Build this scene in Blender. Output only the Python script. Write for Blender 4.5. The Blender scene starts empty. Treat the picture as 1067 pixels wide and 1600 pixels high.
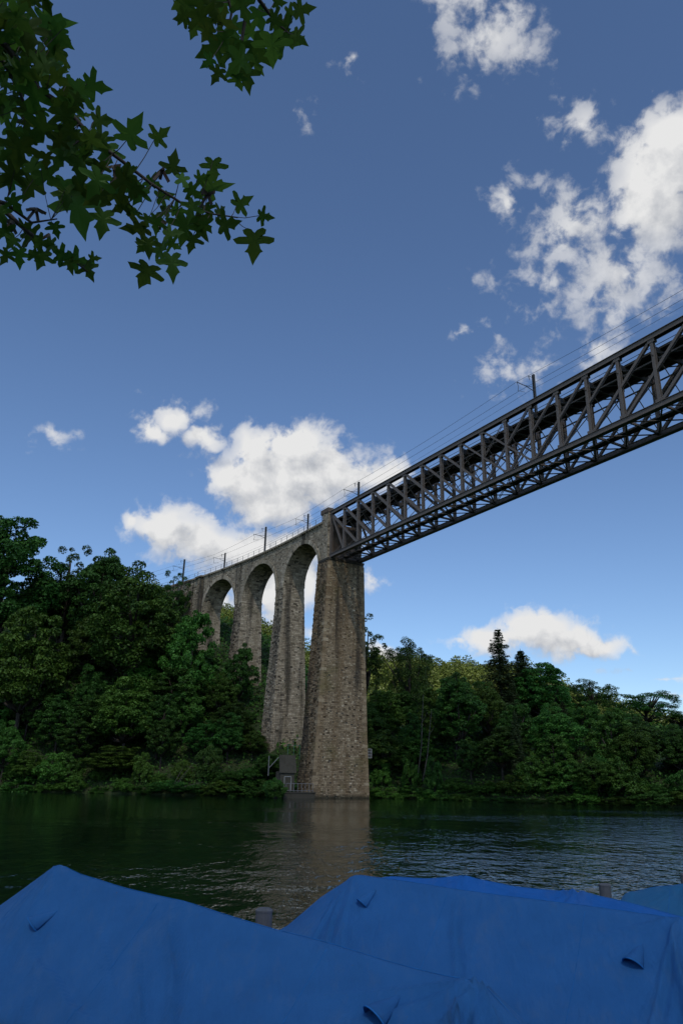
import bpy, bmesh, math, random
import numpy as np
from mathutils import Vector, Matrix

sc = bpy.context.scene
COL = sc.collection
R = math.radians
rng = random.Random(7)
nr = np.random.RandomState(11)

# ------------------------------------------------------------------ camera
F, PIT, ROLL, HC = 1150.0, R(19.85), R(1.15), 3.13      # focal length in photo pixels, eye height over the water
W0, H0 = 1067.0, 1600.0
_fw = np.array([0, math.cos(PIT), math.sin(PIT)])
_up = np.array([0, -math.sin(PIT), math.cos(PIT)])
_rt = np.array([1.0, 0, 0])
CR = _rt * math.cos(ROLL) + _up * math.sin(ROLL)
CU = _up * math.cos(ROLL) - _rt * math.sin(ROLL)
CP = np.array([0, 0, HC])
cam = bpy.data.cameras.new('camera')
cam.sensor_fit = 'VERTICAL'; cam.sensor_height = 36; cam.sensor_width = 24
cam.lens = F / H0 * 36
cam.clip_start = 0.05; cam.clip_end = 6000
camo = bpy.data.objects.new('camera', cam); COL.objects.link(camo)
camo.matrix_world = Matrix(((CR[0], CU[0], -_fw[0], 0), (CR[1], CU[1], -_fw[1], 0), (CR[2], CU[2], -_fw[2], HC), (0, 0, 0, 1)))
sc.camera = camo

def ray(x, y):
    d = _fw * F + CR * (x - W0 / 2) - CU * (y - H0 / 2)
    return d / np.linalg.norm(d)
def at(x, y, Y):                     # point of the place seen at a pixel, at ground distance Y
    d = ray(x, y); return CP + d * (Y / d[1])
def proj(P):
    d = np.asarray(P, float) - CP; z = d @ _fw
    return W0 / 2 + F * (d @ CR) / z, H0 / 2 - F * (d @ CU) / z

# ------------------------------------------------------------------ sun, sky, exposure
SUN_EL, SUN_AZ = R(46.0), R(176.0)   # azimuth clockwise from +Y: behind the camera
SUN_STRENGTH, SKY_STRENGTH, EXPOSURE = 4.2, 0.10, 0.0
sdir = Vector((math.sin(SUN_AZ) * math.cos(SUN_EL), math.cos(SUN_AZ) * math.cos(SUN_EL), math.sin(SUN_EL)))
sl = bpy.data.lights.new('sun', 'SUN'); sl.energy = SUN_STRENGTH; sl.angle = R(0.5); sl.color = (1.0, 0.95, 0.85)
slo = bpy.data.objects.new('sun', sl); COL.objects.link(slo)
slo.rotation_euler = sdir.to_track_quat('Z', 'Y').to_euler(); slo.location = (0, 0, 300)
sc.view_settings.view_transform = 'Standard'; sc.view_settings.look = 'None'
sc.view_settings.gamma = 1; sc.view_settings.exposure = EXPOSURE
sc.view_settings.use_curve_mapping = False
sc.render.engine = 'CYCLES'
sc.cycles.max_bounces = 6; sc.cycles.diffuse_bounces = 4; sc.cycles.glossy_bounces = 3
sc.cycles.transmission_bounces = 3; sc.cycles.transparent_max_bounces = 6
sc.cycles.caustics_reflective = False; sc.cycles.caustics_refractive = False
sc.cycles.sample_clamp_indirect = 4.0

world = bpy.data.worlds.new('World'); sc.world = world; world.use_nodes = True
def build_sky():
    nt = world.node_tree; N = nt.nodes; L = nt.links; N.clear()
    out = N.new('ShaderNodeOutputWorld'); bg = N.new('ShaderNodeBackground')
    sky = N.new('ShaderNodeTexSky'); sky.sky_type = 'NISHITA'; sky.sun_disc = False
    sky.sun_elevation = SUN_EL; sky.sun_rotation = SUN_AZ
    sky.altitude = 350; sky.air_density = 1.0; sky.dust_density = 0.1; sky.ozone_density = 3.0
    # clouds: (x, y, rx, ry, weight) in photo pixels, turned into azimuth / elevation
    spec = [(450,745,120,58,1.0),(556,745,52,38,1.0),(412,700,48,38,1.0),(472,698,64,44,1.0),(522,735,58,42,1.0),(600,742,40,30,.9),(372,756,56,38,1.0),(425,785,86,32,1.0),
            (240,668,28,24,.85),(276,644,42,28,.85),(318,684,30,18,.8),(262,832,60,40,1.0),(318,850,86,44,1.0),(395,860,100,42,1.0),(214,816,26,24,.8),(475,850,84,38,.95),
            (1025,290,86,125,1.0),(1050,215,66,66,1.0),(905,350,100,80,.52),(965,430,130,100,.50),(905,192,56,42,.50),(778,314,24,36,.54),(860,445,80,60,.36),(940,500,60,50,.38),
            (768,55,84,74,.50),(730,5,76,56,.42),(810,85,60,42,.38),(84,682,26,15,.42),(548,92,24,18,.42),(474,176,18,28,.38),
            (785,584,62,30,.34),(845,580,46,34,.36),(935,548,50,36,.46),(735,516,26,12,.42),
            (830,985,78,36,1.05),(778,988,62,26,1.0),(892,1000,74,28,1.0),(935,1005,56,22,.95),(720,1000,30,10,.5),
            (600,1022,46,20,.9),(578,905,26,18,.55),(425,935,56,66,.9),(345,925,46,46,.9),(485,905,20,60,.75),(482,985,20,24,.5),
            (1020,1052,80,6,.38),(985,1008,70,7,.34),(1040,1090,70,8,.3)]
    def azel(x, y):
        d = ray(x, y); return math.atan2(d[0], d[1]), math.asin(d[2])
    def math_n(tree, op, a=None, b=None, c=None, clamp=False):
        n = tree.nodes.new('ShaderNodeMath'); n.operation = op; n.use_clamp = clamp
        for i, v in enumerate((a, b, c)):
            if v is None: continue
            if isinstance(v, (int, float)): n.inputs[i].default_value = v
            else: tree.links.new(v, n.inputs[i])
        return n.outputs[0]
    # density group: vector (az, el, 0) -> density
    g = bpy.data.node_groups.new('cloud_density', 'ShaderNodeTree')
    g.interface.new_socket('vec', in_out='INPUT', socket_type='NodeSocketVector')
    g.interface.new_socket('dens', in_out='OUTPUT', socket_type='NodeSocketFloat'); g.interface.new_socket('body', in_out='OUTPUT', socket_type='NodeSocketFloat')
    gi = g.nodes.new('NodeGroupInput'); go = g.nodes.new('NodeGroupOutput')
    v = gi.outputs[0]
    n1 = g.nodes.new('ShaderNodeTexNoise'); n1.inputs['Scale'].default_value = 16; n1.inputs['Detail'].default_value = 4; n1.inputs['Roughness'].default_value = .5
    g.links.new(v, n1.inputs['Vector'])
    sub = g.nodes.new('ShaderNodeVectorMath'); sub.operation = 'SUBTRACT'; sub.inputs[1].default_value = (.5, .5, .5); g.links.new(n1.outputs['Color'], sub.inputs[0])
    dv = g.nodes.new('ShaderNodeVectorMath'); dv.operation = 'MULTIPLY_ADD'; dv.inputs[1].default_value = (.03, .03, .03); g.links.new(sub.outputs[0], dv.inputs[0]); g.links.new(v, dv.inputs[2])
    sp0 = g.nodes.new('ShaderNodeSeparateXYZ'); g.links.new(v, sp0.inputs[0])
    az0 = math_n(g, 'ARCTAN2', sp0.outputs[0], sp0.outputs[1]); el0 = math_n(g, 'ARCSINE', sp0.outputs[2])
    cb = g.nodes.new('ShaderNodeCombineXYZ'); g.links.new(az0, cb.inputs[0]); g.links.new(el0, cb.inputs[1])
    wv = g.nodes.new('ShaderNodeVectorMath'); wv.operation = 'MULTIPLY_ADD'; wv.inputs[1].default_value = (.075, .065, 0)
    g.links.new(sub.outputs[0], wv.inputs[0]); g.links.new(cb.outputs[0], wv.inputs[2])
    acc = None
    for (x, y, rx, ry, w) in spec:
        a, e = azel(x, y); a1, _ = azel(x + rx, y); _, e1 = azel(x, y - ry)
        ra, re = max(abs(a1 - a), .004), max(abs(e1 - e), .004)
        m = g.nodes.new('ShaderNodeVectorMath'); m.operation = 'MULTIPLY_ADD'
        m.inputs[1].default_value = (1 / ra, 1 / re, 0); m.inputs[2].default_value = (-a / ra, -e / re, 0)
        g.links.new(wv.outputs[0], m.inputs[0])
        ln = g.nodes.new('ShaderNodeVectorMath'); ln.operation = 'LENGTH'; g.links.new(m.outputs[0], ln.inputs[0])
        q = math_n(g, 'MULTIPLY_ADD', ln.outputs['Value'], -w * .75, w)
        acc = q if acc is None else math_n(g, 'SMOOTH_MAX', acc, q, .06)
    n2 = g.nodes.new('ShaderNodeTexNoise'); n2.inputs['Scale'].default_value = 34; n2.inputs['Detail'].default_value = 9; n2.inputs['Roughness'].default_value = .6
    g.links.new(dv.outputs[0], n2.inputs['Vector'])
    vo = g.nodes.new('ShaderNodeTexVoronoi'); vo.feature = 'F1'; vo.inputs['Scale'].default_value = 24
    vo.inputs['Detail'].default_value = 2.0; vo.inputs['Roughness'].default_value = .55; vo.inputs['Lacunarity'].default_value = 2.3; vo.normalize = True
    g.links.new(dv.outputs[0], vo.inputs['Vector'])
    d = math_n(g, 'MULTIPLY_ADD', n2.outputs['Fac'], 1.65, -.95)
    d = math_n(g, 'ADD', d, math_n(g, 'MULTIPLY_ADD', vo.outputs['Distance'], -.75, .28))
    d = math_n(g, 'ADD', d, math_n(g, 'MINIMUM', acc, .9))
    g.links.new(d, go.inputs[0]); g.links.new(acc, go.inputs[1])
    # direction -> az, el
    tc = N.new('ShaderNodeTexCoord'); sp = N.new('ShaderNodeSeparateXYZ'); L.new(tc.outputs['Generated'], sp.inputs[0])
    def grp(vec):
        n = N.new('ShaderNodeGroup'); n.node_tree = g; L.new(vec, n.inputs[0]); return n.outputs
    d0, body = grp(tc.outputs['Generated'])[:2]
    off = N.new('ShaderNodeVectorMath'); off.operation = 'ADD'; off.inputs[1].default_value = (-.016, .0, .026); L.new(tc.outputs['Generated'], off.inputs[0])
    d1 = grp(off.outputs[0])[0]
    # the same sort of broken cloud goes on over the rest of the sky, away from the view
    n3 = N.new('ShaderNodeTexNoise'); n3.inputs['Scale'].default_value = 2.6; n3.inputs['Detail'].default_value = 8; n3.inputs['Roughness'].default_value = .6
    L.new(tc.outputs['Generated'], n3.inputs['Vector'])
    fwd = N.new('ShaderNodeVectorMath'); fwd.operation = 'DOT_PRODUCT'; fwd.inputs[1].default_value = tuple(_fw); L.new(tc.outputs['Generated'], fwd.inputs[0])
    away = N.new('ShaderNodeMapRange'); away.interpolation_type = 'SMOOTHSTEP'; L.new(fwd.outputs['Value'], away.inputs[0])
    away.inputs[1].default_value = .74; away.inputs[2].default_value = .60
    gen = math_n(nt, 'MULTIPLY', math_n(nt, 'MULTIPLY_ADD', n3.outputs['Fac'], 4.0, -2.0), away.outputs[0])
    dd = math_n(nt, 'MAXIMUM', d0, gen)
    al = N.new('ShaderNodeMapRange'); al.interpolation_type = 'SMOOTHSTEP'; L.new(dd, al.inputs[0]); al.inputs[1].default_value = .0; al.inputs[2].default_value = .44
    upm = N.new('ShaderNodeMapRange'); L.new(sp.outputs[2], upm.inputs[0]); upm.inputs[1].default_value = 0.0; upm.inputs[2].default_value = .05
    thin = N.new('ShaderNodeMapRange'); L.new(math_n(nt, 'MAXIMUM', body, gen), thin.inputs[0]); thin.inputs[1].default_value = .12; thin.inputs[2].default_value = .62; thin.inputs[3].default_value = .42   # thin shreds stay see-through
    alpha = math_n(nt, 'MULTIPLY', math_n(nt, 'MULTIPLY', al.outputs[0], thin.outputs[0]), upm.outputs[0])
    sh = math_n(nt, 'SUBTRACT', d0, d1)
    sh = math_n(nt, 'MULTIPLY_ADD', sh, .62, .74, clamp=True)
    cr = N.new('ShaderNodeValToRGB'); L.new(sh, cr.inputs[0])
    cr.color_ramp.elements[0].position = .1; cr.color_ramp.elements[0].color = (.36, .40, .48, 1)
    cr.color_ramp.elements[1].position = .95; cr.color_ramp.elements[1].color = (.97, .97, .97, 1)
    cs = N.new('ShaderNodeVectorMath'); cs.operation = 'SCALE'; cs.inputs[3].default_value = CLOUD_GAIN; L.new(cr.outputs[0], cs.inputs[0])
    sk = N.new('ShaderNodeVectorMath'); sk.operation = 'MULTIPLY'; L.new(sky.outputs[0], sk.inputs[0]); sk.inputs[1].default_value = SKY_TINT
    mx = N.new('ShaderNodeMix'); mx.data_type = 'RGBA'; L.new(alpha, mx.inputs[0]); L.new(sk.outputs[0], mx.inputs[6]); L.new(cs.outputs[0], mx.inputs[7])
    L.new(mx.outputs[2], bg.inputs[0]); bg.inputs[1].default_value = SKY_STRENGTH
    L.new(bg.outputs[0], out.inputs[0])
CLOUD_GAIN = 8.2
SKY_TINT = (1.08, 1.17, 1.29)
build_sky()

# ------------------------------------------------------------------ helpers
def link(o, parent=None):
    COL.objects.link(o)
    if parent is not None: o.parent = parent
    return o
def tag(o, label=None, cat=None, group=None, kind=None):
    if label: o['label'] = label
    if cat: o['category'] = cat
    if group: o['group'] = group
    if kind: o['kind'] = kind
    return o
def empty(name, loc=(0, 0, 0), label=None, cat=None, group=None, rz=0):
    o = bpy.data.objects.new(name, None); o.empty_display_size = .3
    o.location = loc; o.rotation_euler = (0, 0, rz); COL.objects.link(o)
    return tag(o, label, cat, group)
def mesh_np(name, V, Fq, mat, attrs=None, smooth=False):
    V = np.asarray(V, np.float32).reshape(-1, 3); Fq = np.asarray(Fq, np.int32); k = Fq.shape[1]
    me = bpy.data.meshes.new(name)
    me.vertices.add(len(V)); me.vertices.foreach_set('co', V.ravel())
    me.loops.add(Fq.size); me.loops.foreach_set('vertex_index', Fq.ravel())
    me.polygons.add(len(Fq)); me.polygons.foreach_set('loop_start', np.arange(0, Fq.size, k, dtype=np.int32))
    me.polygons.foreach_set('loop_total', np.full(len(Fq), k, np.int32))
    if smooth: me.polygons.foreach_set('use_smooth', np.ones(len(Fq), bool))
    for an, av in (attrs or {}).items():
        at_ = me.attributes.new(an, 'FLOAT', 'FACE'); at_.data.foreach_set('value', np.asarray(av, np.float32))
    me.update(calc_edges=True); me.validate()
    if mat: me.materials.append(mat)
    return me
class MB:
    """collects boxes, bars and tubes; build() links them as one mesh object"""
    def __init__(s): s.v = []; s.f = []; s.t = []
    def quad_box(s, c8, faces=6, tone=0.5):     # corners: bottom ring 0-3, top ring 4-7
        b = len(s.v); s.v += [tuple(p) for p in c8]
        fs = [(0,3,2,1),(4,5,6,7),(0,1,5,4),(1,2,6,5),(2,3,7,6),(3,0,4,7)]
        for f in fs[:faces] if faces == 6 else fs[1:]:
            s.f.append(tuple(b + i for i in f)); s.t.append(tone)
    def box(s, c, sx, sy, sz, ax=None, tone=.5):
        c = np.asarray(c, float)
        X, Y, Z = (np.eye(3) if ax is None else [np.asarray(a, float) for a in ax])
        X, Y, Z = X * sx / 2, Y * sy / 2, Z * sz / 2
        s.quad_box([c-X-Y-Z, c+X-Y-Z, c+X+Y-Z, c-X+Y-Z, c-X-Y+Z, c+X-Y+Z, c+X+Y+Z, c-X+Y+Z], 6, tone)
    def bar(s, p0, p1, w, h, side=(0, 0, 1), tone=.5):   # w across `side`-perpendicular, h along side
        p0, p1 = np.asarray(p0, float), np.asarray(p1, float)
        d = p1 - p0; L = np.linalg.norm(d); d = d / L
        a = np.cross(d, side); a = a / np.linalg.norm(a); b = np.cross(a, d)
        s.box((p0 + p1) / 2, w, L, h, (a, d, b), tone)
    def tube(s, pts, rad, n=6, cap=True):
        pts = [np.asarray(p, float) for p in pts]
        if not hasattr(rad, '__len__'): rad = [rad] * len(pts)
        b0 = len(s.v); ref = np.array([.31, .17, .93])
        for i, p in enumerate(pts):
            d = pts[min(i + 1, len(pts) - 1)] - pts[max(i - 1, 0)]; d = d / (np.linalg.norm(d) + 1e-9)
            a = np.cross(d, ref); a = a / (np.linalg.norm(a) + 1e-9); c = np.cross(d, a)
            for k in range(n):
                q = 2 * math.pi * k / n; s.v.append(tuple(p + rad[i] * (a * math.cos(q) + c * math.sin(q))))
        for i in range(len(pts) - 1):
            for k in range(n):
                s.f.append((b0+i*n+k, b0+i*n+(k+1)%n, b0+(i+1)*n+(k+1)%n, b0+(i+1)*n+k)); s.t.append(.5)
        if cap:
            s.f.append(tuple(b0 + k for k in range(n - 1, -1, -1))); s.t.append(.5)
            s.f.append(tuple(b0 + (len(pts)-1)*n + k for k in range(n))); s.t.append(.5)
    def mesh(s, name, mat, smooth=False):
        me = bpy.data.meshes.new(name); me.from_pydata(s.v, [], s.f)
        a = me.attributes.new('tone', 'FLOAT', 'FACE'); a.data.foreach_set('value', np.array(s.t, np.float32))
        if smooth: me.polygons.foreach_set('use_smooth', np.ones(len(s.f), bool))
        me.update(); me.materials.append(mat); return me
    def build(s, name, mat, parent=None, smooth=False):
        return link(bpy.data.objects.new(name, s.mesh(name, mat, smooth)), parent)

# ------------------------------------------------------------------ materials
def new_mat(name):
    m = bpy.data.materials.new(name); m.use_nodes = True
    nt = m.node_tree; b = nt.nodes['Principled BSDF']; return m, nt, b
def noise(nt, scale, detail=4, rough=.55, vec=None, kind='Object'):
    n = nt.nodes.new('ShaderNodeTexNoise'); n.inputs['Scale'].default_value = scale
    n.inputs['Detail'].default_value = detail; n.inputs['Roughness'].default_value = rough
    if vec is None:
        tc = nt.nodes.new('ShaderNodeTexCoord'); vec = tc.outputs[kind]
    nt.links.new(vec, n.inputs['Vector']); return n
def scaled(nt, s, kind='Object'):
    tc = nt.nodes.new('ShaderNodeTexCoord'); m = nt.nodes.new('ShaderNodeMapping'); m.inputs['Scale'].default_value = s
    nt.links.new(tc.outputs[kind], m.inputs['Vector']); return m.outputs[0]
def ramp(nt, fac, stops):
    r = nt.nodes.new('ShaderNodeValToRGB'); el = r.color_ramp.elements
    while len(el) < len(stops): el.new(.5)
    for e, (p, c) in zip(el, stops): e.position = p; e.color = (*c, 1)
    nt.links.new(fac, r.inputs[0]); return r.outputs[0]
def mix(nt, fac, a, b, mode='MIX'):
    m = nt.nodes.new('ShaderNodeMix'); m.data_type = 'RGBA'; m.blend_type = mode
    for i, v in ((0, fac), (6, a), (7, b)):
        if isinstance(v, (int, float)): m.inputs[i].default_value = v
        elif isinstance(v, tuple): m.inputs[i].default_value = (*v, 1)
        else: nt.links.new(v, m.inputs[i])
    return m.outputs[2]
def maprange(nt, v, a, b, c=0., d=1.):
    m = nt.nodes.new('ShaderNodeMapRange'); nt.links.new(v, m.inputs[0])
    for i, x in enumerate((a, b, c, d)): m.inputs[i + 1].default_value = x
    return m.outputs[0]
def bump(nt, b, h, strength, dist):
    n = nt.nodes.new('ShaderNodeBump'); n.inputs['Strength'].default_value = strength; n.inputs['Distance'].default_value = dist
    nt.links.new(h, n.inputs['Height']); nt.links.new(n.outputs[0], b.inputs['Normal']); return n
def attr(nt, name):
    a = nt.nodes.new('ShaderNodeAttribute'); a.attribute_name = name; return a.outputs['Fac']

def leaf_mat(name, dark, mid, light, trans=.22, spec=.25):
    m, nt, b = new_mat(name)
    oi = nt.nodes.new('ShaderNodeObjectInfo')
    c = ramp(nt, attr(nt, 'tone'), [(0, dark), (.55, mid), (1, light)])
    hs = nt.nodes.new('ShaderNodeHueSaturation'); nt.links.new(c, hs.inputs['Color'])
    nt.links.new(maprange(nt, oi.outputs['Random'], 0, 1, .475, .52), hs.inputs['Hue'])
    nt.links.new(maprange(nt, oi.outputs['Random'], 0, 1, .75, 1.3), hs.inputs['Value'])
    nt.links.new(hs.outputs[0], b.inputs['Base Color'])
    b.inputs['Roughness'].default_value = .5; b.inputs['Specular IOR Level'].default_value = spec
    t = nt.nodes.new('ShaderNodeBsdfTranslucent'); nt.links.new(hs.outputs[0], t.inputs['Color'])
    ms = nt.nodes.new('ShaderNodeMixShader'); ms.inputs[0].default_value = trans
    out = nt.nodes['Material Output']
    nt.links.new(b.outputs[0], ms.inputs[1]); nt.links.new(t.outputs[0], ms.inputs[2]); nt.links.new(ms.outputs[0], out.inputs[0])
    return m
M = {}
M['leaf_dark'] = leaf_mat('leaf_dark', (0.017, 0.054, 0.009), (0.053, 0.140, 0.023), (0.099, 0.224, 0.038))
M['leaf_mid'] = leaf_mat('leaf_mid', (0.022, 0.069, 0.010), (0.071, 0.172, 0.025), (0.129, 0.265, 0.044))
M['leaf_light'] = leaf_mat('leaf_light', (0.034, 0.092, 0.011), (0.093, 0.206, 0.028), (0.155, 0.312, 0.052))
M['leaf_conifer'] = leaf_mat('leaf_conifer', (.028, .048, .018), (.050, .080, .028), (.075, .11, .04), .08)
M['leaf_dead'] = leaf_mat('leaf_dead', (.045, .035, .024), (.075, .058, .040), (.10, .085, .055), .1)
M['leaf_hill'] = leaf_mat('leaf_hill', (.058, .090, .014), (.108, .155, .028), (.17, .22, .045), .2)
M['leaf_maple'] = leaf_mat('leaf_maple', (.038, .085, .012), (.070, .145, .02), (.11, .20, .03), .42, .2)

def bark_mat(name, a, b_):
    m, nt, b = new_mat(name)
    n = noise(nt, 3, 6, .6, scaled(nt, (1, 1, .25)))
    nt.links.new(ramp(nt, n.outputs['Fac'], [(.3, a), (.7, b_)]), b.inputs['Base Color'])
    b.inputs['Roughness'].default_value = .9; bump(nt, b, n.outputs['Fac'], .5, .05); return m
M['bark'] = bark_mat('bark', (.028, .022, .017), (.075, .06, .047))
M['bark_pale'] = bark_mat('bark_pale', (.05, .042, .032), (.11, .095, .075))

def stone_mat(name, cols, stain, moss, amt=.72, lo=.47):
    m, nt, b = new_mat(name)
    c = ramp(nt, attr(nt, 'tone'), cols)
    fine = noise(nt, 5.5, 6, .65)
    c = mix(nt, .55, c, ramp(nt, fine.outputs['Fac'], [(.25, (.5, .5, .5)), (.75, (1.3, 1.3, 1.3))]), 'MULTIPLY')
    st = noise(nt, 1.0, 5, .6, scaled(nt, (.55, .55, .05)))          # rust and lime streaks down the face
    c = mix(nt, maprange(nt, st.outputs['Fac'], lo, lo + .15, 0, amt), c, mix(nt, .35, stain, c))
    dk = noise(nt, 1.0, 5, .6, scaled(nt, (.4, .4, .035)))
    c = mix(nt, maprange(nt, dk.outputs['Fac'], .52, .63, 0, .74), c, (.035, .033, .030))
    ms = noise(nt, .22, 5, .6)
    c = mix(nt, maprange(nt, ms.outputs['Fac'], .55, .72, 0, .45), c, moss)
    tz = nt.nodes.new('ShaderNodeTexCoord'); sz_ = nt.nodes.new('ShaderNodeSeparateXYZ'); nt.links.new(tz.outputs['Object'], sz_.inputs[0])
    wl = nt.nodes.new('ShaderNodeMath'); wl.operation = 'MULTIPLY_ADD'; nt.links.new(fine.outputs['Fac'], wl.inputs[0]); wl.inputs[1].default_value = .8; nt.links.new(sz_.outputs[2], wl.inputs[2])
    c = mix(nt, maprange(nt, wl.outputs[0], .55, 1.05, .85, 0), c, (.030, .030, .020))                # algae at the waterline
    nt.links.new(c, b.inputs['Base Color']); b.inputs['Roughness'].default_value = .92; b.inputs['Specular IOR Level'].default_value = .2
    bump(nt, b, fine.outputs['Fac'], .6, .06); return m
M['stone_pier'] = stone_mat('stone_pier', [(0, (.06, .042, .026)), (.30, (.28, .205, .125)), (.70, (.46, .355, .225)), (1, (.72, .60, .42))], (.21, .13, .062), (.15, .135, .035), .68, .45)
M['stone_grey'] = stone_mat('stone_grey', [(0, (.10, .08, .057)), (.35, (.42, .345, .245)), (.75, (.60, .505, .37)), (1, (.78, .67, .50))], (.24, .19, .12), (.16, .15, .08))
M['mortar'] = stone_mat('mortar', [(0, (.10, .088, .070)), (1, (.11, .098, .078))], (.10, .07, .045), (.08, .08, .04))

def metal_mat(name, base, rust, rough=.55, amt=.3):
    m, nt, b = new_mat(name)
    n = noise(nt, .9, 7, .65); n2 = noise(nt, 9, 4, .6)
    c = ramp(nt, n2.outputs['Fac'], [(.3, tuple(x * .75 for x in base)), (.7, tuple(x * 1.2 for x in base))])
    c = mix(nt, maprange(nt, n.outputs['Fac'], .55, .75, 0, amt), c, rust)
    nt.links.new(c, b.inputs['Base Color']); b.inputs['Roughness'].default_value = rough
    b.inputs['Specular IOR Level'].default_value = .15; return m
M['steel'] = metal_mat('steel', (.19, .160, .138), (.17, .115, .08))
M['steel_dark'] = metal_mat('steel_dark', (.10, .092, .086), (.05, .04, .03))
M['galv'] = metal_mat('galv', (.21, .215, .22), (.15, .13, .11), .5, .3)
M['mast'] = metal_mat('mast', (.07, .072, .072), (.08, .06, .05))
M['wire'] = metal_mat('wire', (.03, .03, .032), (.03, .03, .03), .5, 0)
M['white_paint'] = metal_mat('white_paint', (.36, .365, .36), (.3, .27, .22), .5, .5)
M['green_paint'] = metal_mat('green_paint', (.10, .20, .16), (.1, .08, .05), .5, .4)
M['concrete'] = metal_mat('concrete', (.085, .078, .062), (.035, .034, .022), .9, .8)
M['rust_stone'] = metal_mat('rust_stone', (.17, .13, .10), (.10, .06, .035), .9, .8)

# ------------------------------------------------------------------ terrain and water
AZB = R(-30.91)
BU = np.array([math.sin(AZB), math.cos(AZB), 0.]); BV = np.array([math.cos(AZB), -math.sin(AZB), 0.])
BS = np.array([-1.74, 125.85, 0.])
def curve(s): return -0.00226 * np.maximum(0, np.asarray(s, float) - 10) ** 2
def PB(s, v, z): return BS + BU * s + BV * v + np.array([0, 0, z])           # bridge frame, straight
def PC(s, v, z): return PB(s, v + float(curve(s)), z)                        # along the curving viaduct
QN = np.array([.515, .857]); QA = np.array([.857, -.515])                     # across / along the moored boats
_bx = [-900, -200, -55, -25, -9, -3, 12, 22, 34, 50, 120, 300, 900]
_by = [230, 142, 131, 128.5, 129, 134.5, 135, 128, 122.5, 117, 104, 60, -200]
def sstep(a, b, x): t = np.clip((x - a) / (b - a), 0, 1); return t * t * (3 - 2 * t)
def _hash(ix, iy): 
    h = np.sin(ix * 127.1 + iy * 311.7) * 43758.5453; return h - np.floor(h)
def vnoise(x, y):
    ix, iy = np.floor(x), np.floor(y); fx, fy = x - ix, y - iy; fx = fx * fx * (3 - 2 * fx); fy = fy * fy * (3 - 2 * fy)
    return (_hash(ix, iy) * (1-fx) + _hash(ix+1, iy) * fx) * (1-fy) + (_hash(ix, iy+1) * (1-fx) + _hash(ix+1, iy+1) * fx) * fy
def terrain(x, y):
    x = np.asarray(x, float); y = np.asarray(y, float)
    e = y - np.interp(x, _bx, _by) + (vnoise(x / 4.0, y / 4.0) - .5) * 1.2
    lat = (x - BS[0]) * BV[0] + (y - BS[1]) * BV[1]
    m = sstep(6, 42, lat)
    hl = np.interp(e, [-8, -1, 0, 1.2, 14, 26, 52, 75, 110, 200], [-3, -.7, -.05, .9, 10, 19.5, 38.5, 43, 45, 46])
    hr = np.interp(e, [-8, -1, 0, 1.2, 12, 40, 80, 140], [-3, -.7, -.05, .8, 5.5, 13, 15.5, 16])
    h = hl * (1 - m) + hr * m
    xs = x * 560 / np.maximum(y, 150)
    hc = np.interp(xs, [-600, -150, -80, -54, -25, 30, 142, 160, 240, 400, 700], [122, 122, 109, 96, 80, 74, 69, 57, 34, 26, 30])
    hill = hc * sstep(215, 560, y)
    h = np.where(y > 200, np.maximum(h, hill) + (vnoise(x / 23, y / 23) - .5) * 5 * sstep(220, 300, y), h)
    q = x * QN[0] + y * QN[1]
    near = np.interp(q, [-1500, -600, -330, -300, -30, -12, 4.3, 4.6, 5.2, 9], [70, 55, 40, 36, 4, 1.5, 1.5, 1.1, -1.5, -3])
    near = near + (vnoise(x / 11, y / 11) - .4) * 9 * sstep(-30, -90, q)
    return np.where(q < 9, near, np.where(e < -8, -3.0, h))
def axis(lo, hi, near_lo, near_hi, fine, growth=1.09):
    a = list(np.arange(near_lo, near_hi + 1e-6, fine)); st = fine
    while a[-1] < hi: st *= growth; a.append(a[-1] + st)
    st = fine; b = [a[0]]
    while b[-1] > lo: st *= growth; b.append(b[-1] - st)
    return np.array(b[1:][::-1] + a)
gx = axis(-2500, 2500, -90, 130, 1.7); gy = np.unique(np.round(np.concatenate([axis(-1500, -20, -20, 14, 1.2), np.arange(16, 96, 8), axis(96, 3000, 98, 215, 1.7)]), 3))
gy = gy[(gy > -1500) & (gy < 3000)]
X, Y = np.meshgrid(gx, gy); Z = terrain(X, Y)
nx, ny = len(gx), len(gy)
idx = np.arange(nx * ny).reshape(ny, nx)
Fq = np.stack([idx[:-1, :-1], idx[:-1, 1:], idx[1:, 1:], idx[1:, :-1]], -1).reshape(-1, 4)
gm, nt, b = new_mat('woodland_ground')
gn = noise(nt, .35, 8, .65); gn2 = noise(nt, 3.5, 6, .6)
c = ramp(nt, gn.outputs['Fac'], [(.3, (.030, .050, .014)), (.55, (.045, .070, .018)), (.75, (.062, .056, .030))])
c = mix(nt, .5, c, ramp(nt, gn2.outputs['Fac'], [(.3, (.5, .5, .5)), (.7, (1.3, 1.3, 1.3))]), 'MULTIPLY')
nt.links.new(c, b.inputs['Base Color']); b.inputs['Roughness'].default_value = .95; bump(nt, b, gn2.outputs['Fac'], .7, .3)
g = link(bpy.data.objects.new('ground', mesh_np('ground', np.stack([X, Y, Z], -1), Fq, gm, smooth=True)))
tag(g, 'wooded river banks and the hill beyond them', kind='structure')

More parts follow.
